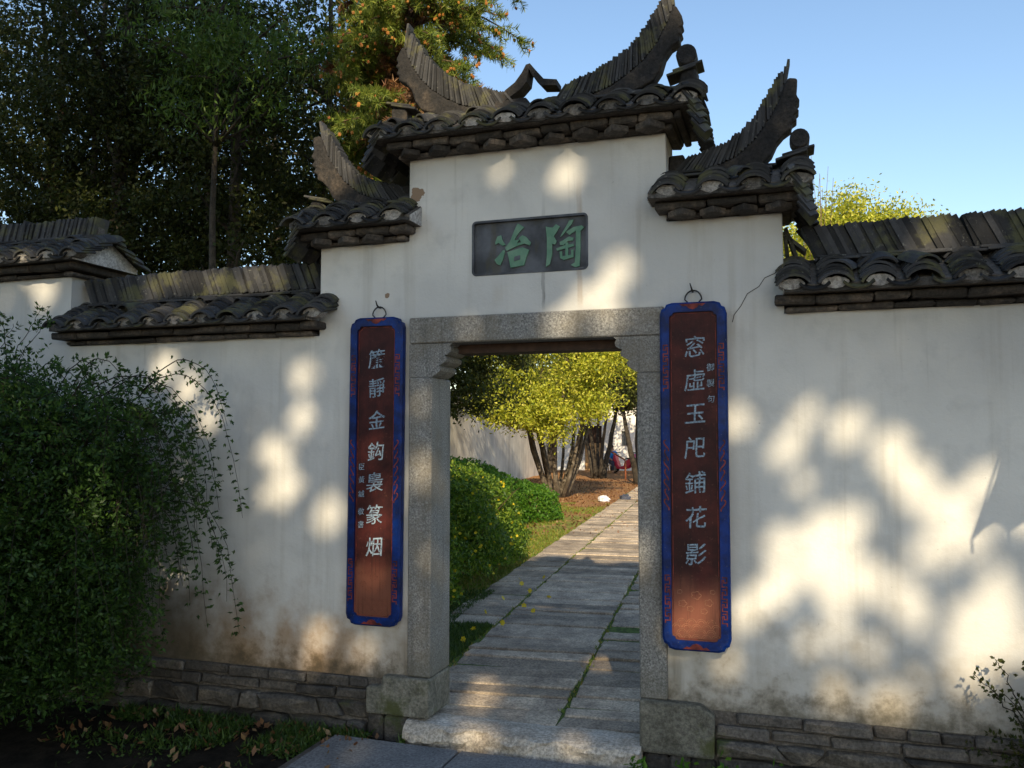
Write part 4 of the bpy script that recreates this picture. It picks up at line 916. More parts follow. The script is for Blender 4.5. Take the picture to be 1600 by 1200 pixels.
A0 = clumps((-5.9, 31.5, 5.2), (2.9, 2.4, 2.6), 90, 15000, 0.36, 0.4)
tree('osmanthus_tree', 'dark-stemmed tree further back, left of the seated person', (-6.35, 31.0, 0.06), 5.5, 0.16, A0, 'bark', 'leaf_olive', 0.095, 0.042, 20, stems=multi(5, 1.3, 3.8, 0.13))
A0 = clumps((-3.4, 27.0, 4.7), (2.4, 2.0, 2.0), 80, 13000, 0.32, 0.4)
tree('osmanthus_tree', 'dark tree at the right edge of the doorway view', (-3.85, 27.0, 0.06), 5, 0.16, A0, 'bark', 'leaf_olive', 0.08, 0.036, 20, stems=multi(4, 0.9, 3.4, 0.13))
A0 = clumps((-9.6, 35.5, 5.5), (3.0, 1.6, 2.4), 60, 8000, 0.45, 0.3)
tree('evergreen_tree', 'dark tree in front of the far house, behind the golden tree', (-9.9, 36.0, 0.06), 6, 0.16, A0, 'bark', 'leaf_olive', 0.12, 0.05, 12)

# --- flowering hedge beside the path
def mound(name, label, parts, n, ln, wd, leaf, nfl=0, cat='shrub'):
    """parts: list of (centre, radii); leaves fill the outer layer of the union"""
    base = parts[0][0]; t = thing(name, label, cat, (base[0], base[1], 0.06)); P = []
    vol = np.array([r[0]*r[1] + r[0]*r[2] for _, r in parts]); vol = vol/vol.sum(); FL = []
    for (c, r), f in zip(parts, vol):
        m = int(n*f); d = unit(rng.normal(size=(m, 3))); d[:, 2] = np.abs(d[:, 2])*1.0 - 0.12
        nz_ = np.array([mnoise.noise(Vector(k*2.6) + Vector(c)) + 0.6*mnoise.noise(Vector(k*7.1) + Vector(c)) for k in d])
        rr_ = (1.0 + 0.17*nz_)*rng.uniform(0.72, 1.03, m)**0.6
        q_ = np.array(c) + d*rr_[:, None]*np.array(r); P.append(q_[q_[:, 2] > 0.05])
        if nfl:
            k = int(nfl*f); oi = np.argsort(-rng.uniform(0.72, 1.03, m)); sel = np.nonzero(rr_ > 0.97*(1.0 + 0.17*nz_))[0]; sel = sel[rng.permutation(len(sel))[:k]]; FL.append(q_[sel] + np.array([0.012, -0.02, 0.01]))
    P = np.vstack(P); leaves('foliage', P, ln, wd, leaf, t, up=0.2); c, r = parts[0]
    mb = MB()
    for k in range(60):
        (c, r) = parts[k % len(parts)]; a = random.uniform(0, 2*math.pi); e = (c[0]+r[0]*0.95*math.cos(a), c[1]+r[1]*0.95*math.sin(a), c[2]+r[2]*random.uniform(0.1, 0.7)); mb.tube(limb_pts((c[0]+0.2*math.cos(a), c[1]+0.2*math.sin(a), 0.0), e, 0.2, 6), [0.012, 0.01, 0.009, 0.007, 0.005, 0.003], 5)
    mb.build('stems', 'stem_brown', t)
    if nfl: obj('flowers', flower_mesh(np.vstack(FL), 0.017), t)['kind'] = 'stuff'
    return t
def flower_mesh(C, r):
    N = len(C); nrm = unit(rng.normal(size=(N, 3)) + np.array([0.2, -1.1, 0.5])); a = unit(np.cross(nrm, rng.normal(size=(N, 3)))); b = np.cross(nrm, a); Q = []
    for k in range(6):
        an = 2*math.pi*k/6; d = a*math.cos(an) + b*math.sin(an); s = -a*math.sin(an) + b*math.cos(an)
        Q.append(np.stack([C, C + d*r*0.7 + s*r*0.36 + nrm*r*0.15, C + d*r*1.15 + nrm*r*0.25, C + d*r*0.7 - s*r*0.36 + nrm*r*0.15], 1))
    me = poly_mesh('flowers', np.vstack(Q), 4); me.materials.append(MAT['petal']); return me
mound('jasmine_hedge', 'dense green hedge dotted with yellow flowers on the left of the path', [((-2.60, 4.2, 0.45), (0.95, 1.4, 1.28)), ((-3.1, 5.9, 0.35), (1.15, 1.5, 1.25)), ((-3.5, 5.2, 0.4), (1.2, 1.9, 1.45)), ((-2.35, 2.9, 0.3), (0.7, 0.9, 0.75))], 125000, 0.028, 0.011, 'leaf_hedge', 800)
mound('clipped_bush', 'bright green rounded bush behind the flowering hedge', [((-4.7, 11.0, 0.3), (1.15, 1.8, 1.15)), ((-4.0, 12.3, 0.2), (0.9, 1.2, 0.75))], 34000, 0.036, 0.016, 'leaf_fresh', 10)

# --- grass and leaf litter inside
def blades(name, label, C, h, mat, wd=0.006, kind='stuff'):
    N = len(C); hh = (h*rng.uniform(0.5, 1.3, N))[:, None]; a = rng.uniform(0, 2*math.pi, N); s = np.stack([np.cos(a), np.sin(a), 0*a], 1)*wd
    b = np.stack([rng.normal(0, 0.45, N), rng.normal(0, 0.45, N), np.ones(N)], 1)*hh
    me = poly_mesh(name, np.stack([C - s, C + s, C + b*0.6 + s*0.7, C + b + np.array([0, 0, -0.1])*hh], 1), 4); me.materials.append(MAT[mat]); return tag(obj(name, me), label, 'grass', kind=kind)
N = 34000; gy = rng.uniform(2.2, 17, N); gxx = -1.5 - 0.088*gy - np.abs(rng.normal(0, 1.3, N)); C = np.stack([gxx, gy, np.full(N, 0.06)], 1)
keep = np.array([mnoise.noise(Vector((p[0]*0.9, p[1]*0.7, 2.0))) > -0.22 + (p[1]-11)*0.05 for p in C])
blades('grass', 'short sunlit grass between the flowering hedge and the path', C[keep], 0.05, 'grass_lit', 0.008)
N = 17000; gy = rng.uniform(0.35, 4.2, N); C = np.stack([-0.91-0.088*gy-np.abs(rng.normal(0, 0.35, N)), gy, np.full(N, 0.088)], 1); C = C[(gy < 2.6) | (C[:, 0] < -1.3-0.088*gy)]
blades('verge_grass', 'dark grass growing left of the path just inside the door', C, 0.04, 'grass_blade', 0.0055)
N = 3600; gy = rng.uniform(0.4, 15, N); k = rng.integers(0, 3, N); gxx = np.choose(k, [-0.888, 0.107, -1.45]) - 0.088*gy + rng.normal(0, 0.018, N)
blades('joint_grass', 'moss and grass growing in the joints of the stone path', np.stack([gxx, gy, np.full(N, 0.085)], 1), 0.032, 'grass_lit', 0.006)
N = 9000; P = np.stack([rng.uniform(-9, 2.5, N), rng.uniform(9.5, 30, N), rng.uniform(0.065, 0.10, N)], 1)
me = poly_mesh('leaf_litter', leaf_polys(P, 0.045*rng.uniform(0.6, 1.2, N), 0.024, up=1.5), 4); me.materials.append(MAT['fallen_leaf']); tag(obj('leaf_litter', me), 'reddish fallen leaves under the golden tree beyond the path', 'leaf litter', kind='stuff')

# --- fallen yellow flowers on the path
for k, (x, y) in enumerate(((-1.05, 2.6), (-1.22, 2.3), (-1.35, 3.0), (-1.1, 3.4), (-1.42, 3.7), (-1.28, 4.2), (-1.5, 4.6), (-1.38, 5.1), (-1.15, 1.9), (-1.0, 3.95), (-1.62, 4.9), (-1.45, 2.2), (-0.95, 3.2), (-1.3, 1.6))):
    me = flower_mesh(np.array([[0, 0, 0.0]]), 0.026); o = obj('fallen_flower', me, None, Matrix.Translation((x, y, 0.122)) @ Matrix.Rotation(random.uniform(-0.4, 1.0), 4, 'X'))
    tag(o, 'small yellow flower fallen on the left edge of the path', 'flower', 'fallen yellow flowers')

# ------------------------------------------------------------------ buildings beyond
gwall = thing('garden_wall', 'pale garden wall running back beyond the flowering hedge', 'wall', (-8, 20, 0.06))
pA, pB = (-6.9, 9.0), (-10.2, 38.0); dx, dy = pB[0]-pA[0], pB[1]-pA[1]; L = math.hypot(dx, dy); ang = math.atan2(dy, dx)
Mg = Matrix.Translation((pA[0], pA[1], 0)) @ Matrix.Rotation(ang, 4, 'Z')
MB().box(0, L, 0, 0.3, 0, 2.9).build('wall', 'plaster_garden', gwall, Mw=Mg)
cop = MB().prism([(-0.16, 2.901), (0.46, 2.901), (0.15, 3.15)], 0, L); cop.v = [(b, a, c) for a, b, c in cop.v]; fixn(cop.build('coping', 'roof_tile', gwall, Mw=Mg))
hs = thing('far_house', 'white far house with a plank door at the end of the path', 'house', (-6, 40, 0.06))
hx = [-16, -9.05, -8.1, -7.05, -6.75, 16]; hz = [0, 1.35, 2.15, 2.45, 4.2]
fixn(cell_wall(hx, hz, lambda i, j: not ((i == 1 and j < 3) or (i == 3 and j == 1)), 40.0, 40.35).build('wall', 'white_wall', hs))
dr = MB().box(-9.04, -8.11, 40.16, 40.2, 0.02, 2.44).build('door', 'dark_wood', hs)
for k in range(6): MB().cbox(-9.035+k*0.154, -9.035+k*0.154+0.148, 40.12, 40.158, 0.03, 1.5, 0.006).build('plank', 'door_plank', dr)
for k in range(7): MB().box(-9.02+k*0.145, -8.99+k*0.145, 40.12, 40.158, 1.53, 2.43).build('bar', 'dark_wood', dr)
wd_ = MB().box(-7.04, -6.76, 40.2, 40.22, 1.36, 2.14).build('window', 'window_dark', hs)
for k in range(2): MB().box(-6.97+k*0.1, -6.955+k*0.1, 40.15, 40.17, 1.36, 2.14).build('bar', 'metal_grey', wd_)
rf_ = MB().add([(-16.4, 39.5, 4.15), (16.4, 39.5, 4.15), (16.4, 43, 5.9), (-16.4, 43, 5.9), (-16.4, 46.5, 4.15), (16.4, 46.5, 4.15), (-16.4, 39.5, 4.0), (16.4, 39.5, 4.0), (16.4, 46.5, 4.0), (-16.4, 46.5, 4.0)], [(0, 1, 2, 3), (3, 2, 5, 4), (6, 7, 1, 0), (6, 9, 8, 7), (0, 3, 4, 9, 6), (1, 7, 8, 5, 2), (4, 5, 8, 9)])
fixn(rf_.build('roof', 'roof_tile', hs))

# ------------------------------------------------------------------ scooters, seated person, rail, litter
def scooter(label, x, y, mat, rz, sc=1.0):
    t = thing('motor_scooter', label, 'scooter', (x, y, 0.06), 'parked scooters'); Mw = Matrix.Translation((x, y, 0.06)) @ Matrix.Rotation(rz, 4, 'Z') @ Matrix.Scale(sc, 4)
    for wx in (-0.62, 0.62):
        ty = [(wx + 0.20*math.cos(a), 0, 0.24 + 0.20*math.sin(a)) for a in np.linspace(0, 2*math.pi, 15)]; wh = MB().tube(ty, 0.045, 7, False).build('wheel', 'tyre_black', t, True, Mw)
        MB().tube([(wx, -0.03, 0.24), (wx, 0.03, 0.24)], 0.13, 12).build('hub', 'metal_grey', wh, False, Mw)
    body = [(-0.80, 0.52), (-0.70, 0.66), (-0.30, 0.70), (-0.06, 0.62), (0.02, 0.36), (0.30, 0.33), (0.42, 0.62), (0.52, 0.92), (0.60, 0.90), (0.66, 0.55), (0.72, 0.40), (0.50, 0.36), (0.42, 0.22), (0.0, 0.20), (-0.25, 0.26), (-0.40, 0.42), (-0.70, 0.44)]
    o = fixn(MB().prism(body, -0.14, 0.14).build('body', mat, t, False, Mw)); m = o.modifiers.new('bevel', 'BEVEL'); m.width = 0.05; m.segments = 3
    o = fixn(MB().prism([(-0.72, 0.69), (-0.60, 0.77), (-0.3, 0.765), (-0.08, 0.74), (-0.06, 0.67), (-0.3, 0.715)], -0.13, 0.13).build('seat', 'tyre_black', t, False, Mw)); m = o.modifiers.new('bevel', 'BEVEL'); m.width = 0.02; m.segments = 2
    MB().tube([(0.47, -0.3, 1.02), (0.53, -0.14, 1.0), (0.55, 0, 0.98), (0.53, 0.14, 1.0), (0.47, 0.3, 1.02)], 0.018, 6).build('handlebar', 'tyre_black', t, True, Mw)
    MB().sphere((0.60, 0, 0.93), 0.08, 10, 7).build('headlight', 'metal_grey', t, True, Mw)
    for s in (-1, 1): MB().tube([(0.52, s*0.2, 1.0), (0.5, s*0.26, 1.13)], 0.007, 5).sphere((0.5, s*0.27, 1.16), 0.045, 8, 5, 0.4, 1, 1).build('mirror', 'tyre_black', t, True, Mw)
    return t
scooter('red motor scooter parked beside the person in blue', -6.2, 36.4, 'scooter_red', rad(155)); scooter('pink motor scooter at the right edge of the doorway view', -5.75, 37.6, 'scooter_pink', rad(120))
def person():
    x, y = -6.95, 36.9
    t = thing('person', 'person in a bright blue shirt sitting by the scooters', 'person', (x, y, 0.06)); Mw = Matrix.Translation((x, y, 0.06)) @ Matrix.Rotation(rad(35), 4, 'Z')
    # joints: seated on a low stool, hands on knees, facing local -y
    V = [(0, 0, 0.56), (0, 0, 0.80), (0, -0.02, 1.0), (0, -0.03, 1.10), (0, -0.05, 1.20), (0, -0.05, 1.31)]
    Rr = [0.15, 0.14, 0.15, 0.06, 0.085, 0.075]; E_ = [(i, i+1) for i in range(5)]
    for s in (-1, 1):
        b = len(V); V += [(s*0.10, -0.02, 0.53), (s*0.14, -0.42, 0.52), (s*0.14, -0.40, 0.10), (s*0.15, -0.54, 0.05)]; Rr += [0.095, 0.07, 0.05, 0.04]; E_ += [(0, b), (b, b+1), (b+1, b+2), (b+2, b+3)]
        b = len(V); V += [(s*0.19, -0.02, 1.01), (s*0.24, -0.10, 0.78), (s*0.17, -0.34, 0.66), (s*0.16, -0.42, 0.63)]; Rr += [0.06, 0.045, 0.034, 0.032]; E_ += [(2, b), (b, b+1), (b+1, b+2), (b+2, b+3)]
    me = bpy.data.meshes.new('body'); me.from_pydata(V, E_, []); me.materials.append(MAT['skin']); o = obj('body', me, t, Mw)
    o.modifiers.new('skin', 'SKIN'); m = o.modifiers.new('sub', 'SUBSURF'); m.levels = m.render_levels = 2
    for i, sv in enumerate(me.skin_vertices[0].data): sv.radius = (Rr[i], Rr[i]); sv.use_root = (i == 0)
    sh = MB(); sh.tube([(0, 0, 0.53), (0, 0, 0.66), (0, -0.01, 0.85), (0, -0.02, 1.0), (0, -0.03, 1.07)], [0.175, 0.172, 0.185, 0.175, 0.09], 14)
    for s in (-1, 1): sh.tube([(s*0.12, -0.02, 1.02), (s*0.21, -0.03, 0.98), (s*0.25, -0.10, 0.79), (s*0.23, -0.2, 0.74)], [0.075, 0.078, 0.062, 0.055], 10)
    sh.build('shirt', 'shirt_blue', t, True, Mw)
    tr = MB()
    for s in (-1, 1): tr.tube([(s*0.07, 0.05, 0.55), (s*0.11, -0.15, 0.54), (s*0.14, -0.42, 0.53), (s*0.145, -0.44, 0.46), (s*0.14, -0.41, 0.14)], [0.12, 0.115, 0.09, 0.088, 0.068], 12)
    tr.build('trousers', 'trouser_dark', t, True, Mw)
    MB().sphere((0, -0.035, 1.285), 0.098, 12, 8, 0.95, 1.0, 1.0).build('hair', 'hair', t, True, Mw)
    MB().sphere((0, -0.145, 1.235), 0.016, 6, 5).sphere((-0.035, -0.128, 1.262), 0.010, 6, 4).sphere((0.035, -0.128, 1.262), 0.010, 6, 4).build('face', 'skin', t, True, Mw)
    st_ = thing('stool', 'low wooden stool under the person in blue', 'stool', (x, y, 0.06)); MB().cbox(-0.17, 0.17, -0.14, 0.16, 0.38, 0.41, 0.01).build('seat', 'door_plank', st_, Mw=Mw)
    for sx in (-1, 1):
        for sy in (-1, 1): MB().cbox(sx*0.13-0.018, sx*0.13+0.018, sy*0.11-0.018, sy*0.11+0.018, 0, 0.379, 0.004).build('leg', 'door_plank', st_, Mw=Mw)
person()
rail = thing('barrier_post', 'rust-red bent pipe barrier in front of the pink scooter', 'barrier', (-5.0, 30.0, 0.06))
MB().tube([(-5.0, 30, -0.1), (-5.0, 30, 0.82), (-5.06, 30, 0.9), (-5.6, 30.1, 1.2)], 0.035, 8).build('pipe', 'rust_paint', rail, True)
def bag(name, label, x, y, r, mat):
    mb = MB().sphere((0, 0, r*0.55), r, 12, 8, 1.2, 1.0, 0.75, 0.22); o = mb.build(name, mat, None, False, Matrix.Translation((x, y, 0.06))); tag(o, label, 'litter')
bag('plastic_bag', 'crumpled white plastic bag on the ground beside the path', -3.35, 17.9, 0.13, 'bag_white'); bag('dark_bag', 'small dark bag lying between two white pieces of litter', -2.85, 18.3, 0.14, 'bag_dark'); bag('paper_scrap', 'small white crumpled paper right of the dark bag', -2.4, 18.4, 0.10, 'bag_white')

# ------------------------------------------------------------------ plants in front of the wall
def jasmine(name, label, loc, canes, blobs, ln, wd, nflow, leaf='leaf_jasmine', node=0.018, ymax=-0.05):
    """canes: list of (p0, p1, p2, p3) bezier arches; blobs: (centre, radii, sprigs) filled with short leafy sprigs"""
    t = thing(name, label, 'shrub', (loc[0], loc[1], 0)); mb = MB(); LP = []; LA = []; tips = []
    for p0, p1, p2, p3 in canes:
        pts = []
        for i in range(16):
            u = i/15; v = 1-u; q_ = p0*v**3 + p1*3*u*v*v + p2*3*u*u*v + p3*u**3; q_.y = min(q_.y, ymax - 0.03*random.random()); pts.append(q_ + Vector((random.gauss(0, 0.007), random.gauss(0, 0.006), random.gauss(0, 0.007))))
        mb.tube(pts, [0.0045*(1-0.045*i) for i in range(16)], 4, False)
        L = sum((pts[i+1]-pts[i]).length for i in range(15)); m = int(L/node)
        for j in range(m):
            u = (rng.uniform(0.0, 1)**0.75)*14.99; i = int(u); p = pts[i].lerp(pts[i+1], u-i); tg = (pts[i+1]-pts[i]).normalized()
            sd_ = Vector(rng.normal(size=3)); sd_ = (sd_ - tg*sd_.dot(tg)).normalized(); d = (sd_ + tg*0.6).normalized(); bt = tg.cross(sd_); st_ = rng.uniform(0.3, 2.6)*ln
            for w_ in (-0.85, 0, 0.85):
                dd = (d + bt*w_).normalized(); LP.append(p + d*st_ + dd*ln); LA.append(dd)
        tips.append(pts[11])
    mb.build('stems', 'stem_dark', t)
    C = [np.array([tuple(p) for p in LP])]; A = [np.array([tuple(p) for p in LA])]
    for cc, rr_, m in blobs:
        d = unit(rng.normal(size=(m, 3)))
        nz_ = np.array([mnoise.noise(Vector(k*2.3) + Vector(cc)) + 0.6*mnoise.noise(Vector(k*6.0) + Vector(cc)) for k in d])[:, None]
        P0 = np.array(cc) + d*np.array(rr_)*rng.uniform(0.15, 1, (m, 1))**0.4*(1 + 0.27*nz_); ax = unit(rng.normal(size=(m, 3)) + d*0.7 + np.array([0, 0, 0.1]))
        for j in range(9):
            tt = rng.uniform(0, 1, (m, 1)); sd_ = unit(rng.normal(size=(m, 3))); C.append(P0 + ax*0.13*tt + sd_*ln*1.1 - np.array([0, 0, 0.03])*tt**2); A.append(sd_ + ax*0.5)
    C = np.vstack(C); A = np.vstack(A); k = (C[:, 1] < ymax+0.02) & (C[:, 2] > 0.02); C = C[k]; A = A[k]
    sz = rng.uniform(0.7, 1.25, len(C)); me = poly_mesh('foliage', leaf_polys(C, ln*sz, wd*sz, up=0.25, axis=A), 4); me.materials.append(MAT[leaf]); obj('foliage', me, t)
    fl = flower_mesh(np.array([[0, 0, 0.]]), 0.017)
    for k in range(nflow):
        p = tips[k*5 % len(tips)]; obj('flower', fl, t, Matrix.Translation((p.x+random.uniform(-0.05, 0.05), p.y-0.04, p.z-random.uniform(0, 0.12))) @ Matrix.Rotation(random.uniform(-0.6, 0.6), 4, 'Z'))
    return t
CAN = []
for k in range(210):                                   # arches all over the crown of the bush
    an = rng.uniform(0, 2*math.pi); p0 = Vector((-3.2+rng.normal(0, 0.55), -0.65+rng.normal(0, 0.15), rng.uniform(0.9, 2.0))); L = rng.uniform(0.45, 0.9); dx, dy = math.cos(an), math.sin(an)*0.6 - 0.15; L = L if p0.x + dx*L < -1.95 else 0.25; p0.x = min(p0.x, -2.25); h = rng.uniform(0.15, 0.45)
    CAN.append((p0, p0 + Vector((dx*L*0.3, dy*L*0.3, h)), p0 + Vector((dx*L*0.8, dy*L*0.8, h)), p0 + Vector((dx*L, dy*L, -rng.uniform(0.05, 0.5)))))
for k in range(64):                                    # long arches trailing to the right over the wall
    p0 = Vector((-2.85+rng.normal(0, 0.25), -0.5+rng.normal(0, 0.12), rng.uniform(1.2, 2.0))); L = rng.uniform(0.35, 0.85); h = rng.uniform(0.2, 0.46); L = min(L, -1.86 - p0.x); dy = rng.uniform(-0.15, 0.35)
    CAN.append((p0, p0 + Vector((L*0.25, dy*0.4, h)), p0 + Vector((L*0.95, dy*0.8, h*1.0)), p0 + Vector((L*1.05, dy, -rng.uniform(0.1, 0.7)))))
for k in range(10):                                    # young shoots standing up at the far left
    p0 = Vector((-3.6+rng.normal(0, 0.3), -0.6, 2.0)); e = Vector((rng.uniform(-0.3, 0.6), 0, rng.uniform(0.35, 0.7))); CAN.append((p0, p0+e*0.35, p0+e*0.7+Vector((0.03, 0, 0.05)), p0+e))
jasmine('jasmine_bush', 'large arching green bush with a few yellow flowers against the left wall', (-3.0, -0.62), CAN, [((-3.35, -0.78, 1.30), (1.25, 0.62, 0.98), 8200), ((-3.25, -0.72, 0.70), (1.1, 0.58, 0.62), 5600)], 0.0165, 0.0068, 16)
CAN = []
for k in range(36):
    an = rng.uniform(0.2, math.pi-0.2); p0 = Vector((2.66+rng.normal(0, 0.08), -0.12, rng.uniform(0.0, 0.2))); L = rng.uniform(0.3, 0.75); e = Vector((math.cos(an)*L*0.75, -0.03, math.sin(an)*L)); CAN.append((p0, p0+e*0.4+Vector((0, 0, 0.06)), p0+e*0.8+Vector((0, 0, 0.06)), p0+e))
jasmine('wall_shrub', 'dark small-leaved shrub climbing the wall foot at the right edge', (2.66, -0.12), CAN, [((2.68, -0.14, 0.32), (0.3, 0.1, 0.3), 420)], 0.011, 0.0062, 0, 'leaf_dark', node=0.017)
# weeds and ground cover at the wall foot
N = 15000; C = np.stack([rng.uniform(-2.7, -0.72, N), -0.07 - np.abs(rng.normal(0, 0.26, N)), rng.uniform(0.0, 0.035, N)], 1)
keep = np.array([mnoise.noise(Vector((p[0]*4, p[1]*4, 5.0))) > -0.15 - (0.12+p[1])*0.2 for p in C]); C = C[keep]; C = C[~((C[:, 0] > -1.2) & (C[:, 1] < -0.17))]
me = poly_mesh('ground_cover', leaf_polys(C, 0.013, 0.0075, up=0.8), 4); me.materials.append(MAT['grass_blade']); tag(obj('ground_cover', me), 'low green weeds along the foot of the left wall', 'weeds', kind='stuff')
blades('grass', 'thin grass growing among the weeds below the left wall', C[::4], 0.05, 'grass_blade', 0.004)
N = 240; P = np.stack([rng.uniform(-2.8, -0.9, N), -0.1 - np.abs(rng.normal(0, 0.35, N)), rng.uniform(0.02, 0.05, N)], 1)
me = poly_mesh('leaf_litter', leaf_polys(P, 0.03*rng.uniform(0.5, 1.2, N), 0.014, up=1.2), 4); me.materials.append(MAT['fallen_leaf']); tag(obj('leaf_litter', me), 'brown dead leaves scattered over the weeds below the left wall', 'leaf litter', kind='stuff')
for x, y, r, n, lab in ((0.62, -0.22, 0.05, 46, 'small grass tuft in front of the right plinth block'), (1.06, -0.14, 0.06, 60, 'bright little weed right of the right plinth block'), (1.30, -0.15, 0.07, 70, 'low weed among the rubble under the right wall'), (1.62, -0.14, 0.05, 50, 'weed furthest right among the rubble stones'), (0.86, -0.2, 0.04, 36, 'tiny weed below the middle of the right plinth block')):
    P = np.stack([rng.normal(x, r*0.6, n), rng.normal(y, r*0.3, n), 0.03 + np.abs(rng.normal(0.03, 0.03, n))], 1); t = thing('weed', lab, 'weed', (x, y, 0)); leaves('foliage', P, 0.022, 0.011, 'leaf_fresh', t, up=0.7)
    mb = MB()
    for k in range(6): mb.tube([(x+random.gauss(0, 0.01), y, -0.01), (x+random.gauss(0, r*0.5), y+random.gauss(0, 0.01), 0.05)], 0.0018, 4)
    mb.build('stems', 'stem_green', t)

# ------------------------------------------------------------------ tall trees behind the camera that dapple the wall
sa, ca_ = math.sin(SUN_AZ), math.cos(SUN_AZ); se, ce = math.sin(SUN_EL), math.cos(SUN_EL)
EU = np.array([ca_, sa, 0]); EV = np.array([-sa*se, ca_*se, ce]); LD = np.array(LDIR)
def uv(p): p = np.array(p, float); return p@EU, p@EV
# gaps in the foliage, given where their light lands: (x, z or y, radius x, radius z, plane)
GAPS = []
def gap(x, y, z, rx, rz): u_, v_ = uv((x, y, z)); k = 1.0 if x < -0.5 else 0.9; GAPS.append((u_, v_, max(0.035, rx*k-0.02), max(0.035, rz*k-0.02)))
for x, z, rx, rz in (
    (1.47, 1.53, .10, .11), (1.66, 1.30, .22, .15), (1.74, 0.92, .30, .24), (1.89, 1.69, .075, .085), (1.98, 1.53, .06, .085), (2.06, 1.40, .075, .13), (1.99, 1.20, .12, .15), (2.17, 1.40, .05, .12), (2.25, 0.75, .16, .26),
    (1.39, 1.06, .14, .18), (1.36, 1.2, .08, .11), (1.47, 0.70, .11, .13), (1.60, 0.47, .09, .09), (1.98, 0.55, .10, .12), (1.84, 0.42, .08, .08), (1.12, 1.83, .06, .13), (1.38, 1.70, .035, .07), (1.48, 1.87, .035, .05), (1.68, 1.79, .03, .06), (2.38, 1.05, .12, .22), (2.25, 1.28, .09, .12), (2.48, 1.45, .12, .2), (2.3, 1.55, .07, .1), (2.5, .75, .12, .2), (2.0, 0.85, .08, .1), (2.16, .92, .11, .17),
    (0.83, 0.72, .16, .10), (1.08, 0.56, .13, .12), (0.93, .80, .12, .10), (1.15, 0.85, .05, .12),
    (0.37, 2.52, .13, .13), (0.2, 2.40, .28, .05), (0.5, 2.68, .05, .08), (-0.18, 3.33, .09, .07), (0.19, 3.25, .11, .09), (-0.35, 2.41, .13, .035), (0.62, 2.42, .08, .05), (0.45, 2.40, .07, .05),
    (-0.68, 1.95, .06, .13), (-0.66, 1.53, .06, .08), (-0.68, .78, .09, .10), (-0.60, 1.05, .035, .12), (-0.66, 0.55, .06, .08),
    (-1.49, 1.89, .065, .14), (-1.66, 1.70, .10, .15), (-1.75, 1.42, .075, .16), (-1.62, 1.42, .08, .09), (-1.30, 1.30, .05, .18), (-1.5, 2.15, .05, .045), (-1.36, .55, .06, .13), (-1.04, .48, .085, .11), (-1.4, .36, .06, .06),
    (-2.55, 2.22, .09, .07), (-2.35, 2.10, .11, .11), (-2.2, 1.9, .07, .11), (-2.4, 1.55, .08, .11), (-2.5, .95, .12, .15), (-1.0, 1.65, .05, .07), (-0.9, 1.35, .05, .07), (-1.0, .95, .07, .09), (-0.97, 1.16, .05, .06),
    (-3.95, 2.75, .08, .12), (-3.6, 2.78, .11, .09), (-3.75, 2.92, .12, .04), (-2.55, 2.53, .05, .03), (-2.3, 2.53, .05, .03)): gap(x, 0, z, rx, rz)
for x, y, z, rx, rz in ((-0.3, .55, .1, .30, .20), (-0.55, .8, .1, .14, .12), (-0.15, .4, .1, .2, .12), (-0.35, -.1, .13, .36, .10), (0.25, -0.1, .13, .2, .08), (-2.55, .1, 2.78, .22, .12), (-2.0, .1, 2.78, .32, .12), (2.2, .1, 2.78, .25, .12), (-0.42, .95, .1, .07, .07), (0.05, 1.6, .1, .05, .04), (-0.9, -.35, 0.02, .12, .06), (-3.0, -0.9, 1.7, .1, .12), (-3.3, -.9, 1.2, .1, .1), (-2.8, -.9, 1.3, .07, .1), (-2.9, -1.0, 2.05, .14, .1), (-3.35, -1.0, 2.1, .16, .12), (-2.6, -.8, 1.75, .1, .12), (-3.05, -1.1, 1.55, .12, .1), (-3.5, -1.1, 1.5, .15, .14), (-2.35, -.6, 1.2, .07, .1), (-3.1, -1.1, 0.85, .07, .07)): gap(x, y, z, rx, rz)
PIN = []
for gu, gv, ru, rv in GAPS:                           # every opening is a scatter of small holes between the leaves
    n_ = max(1, int(math.pi*ru*rv/0.0145))
    for _ in range(n_):
        r_, a_ = math.sqrt(random.random())*(1 if n_ > 1 else 0.2), random.uniform(0, 2*math.pi); PIN.append((gu + ru*r_*math.cos(a_), gv + rv*r_*math.sin(a_), random.uniform(0.066, 0.116)))
PIN = np.array(PIN)
def shade_leaves(u0, u1, v0, v1, n):
    out = []
    while sum(len(o) for o in out) < n:
        m = 20000; U = rng.uniform(u0, u1, m); V_ = rng.uniform(v0, v1, m); s = rng.uniform(15.5, 22.5, m)
        keep = np.ones(m, bool)
        top = 3.35 + 0.30*np.sin(U*2.1+0.4) + 0.18*np.sin(U*5.3)
        edge = -1.95 + 0.22*np.sin(V_*2.3) + 0.15*np.sin(V_*6.1+1)
        keep &= ~((V_ > top) & (U > edge))
        near = (PIN[:, 0] > u0-0.3) & (PIN[:, 0] < u1+0.3) & (PIN[:, 1] > v0-0.3) & (PIN[:, 1] < v1+0.3)
        for gu, gv, r_ in PIN[near]: keep &= ((U-gu)**2 + (V_-gv)**2 > r_*r_)
        if v1 > 5:                                      # loose random openings high on the left
            hi = np.array([mnoise.noise(Vector((a*2.2, b*2.2, 7.0))) for a, b in zip(U, V_)]); keep &= ~((hi > 0.33) & (V_ > 4.5))
        out.append((EU*U[:, None] + EV*V_[:, None] - LD*s[:, None])[keep])
    return np.vstack(out)[:n]
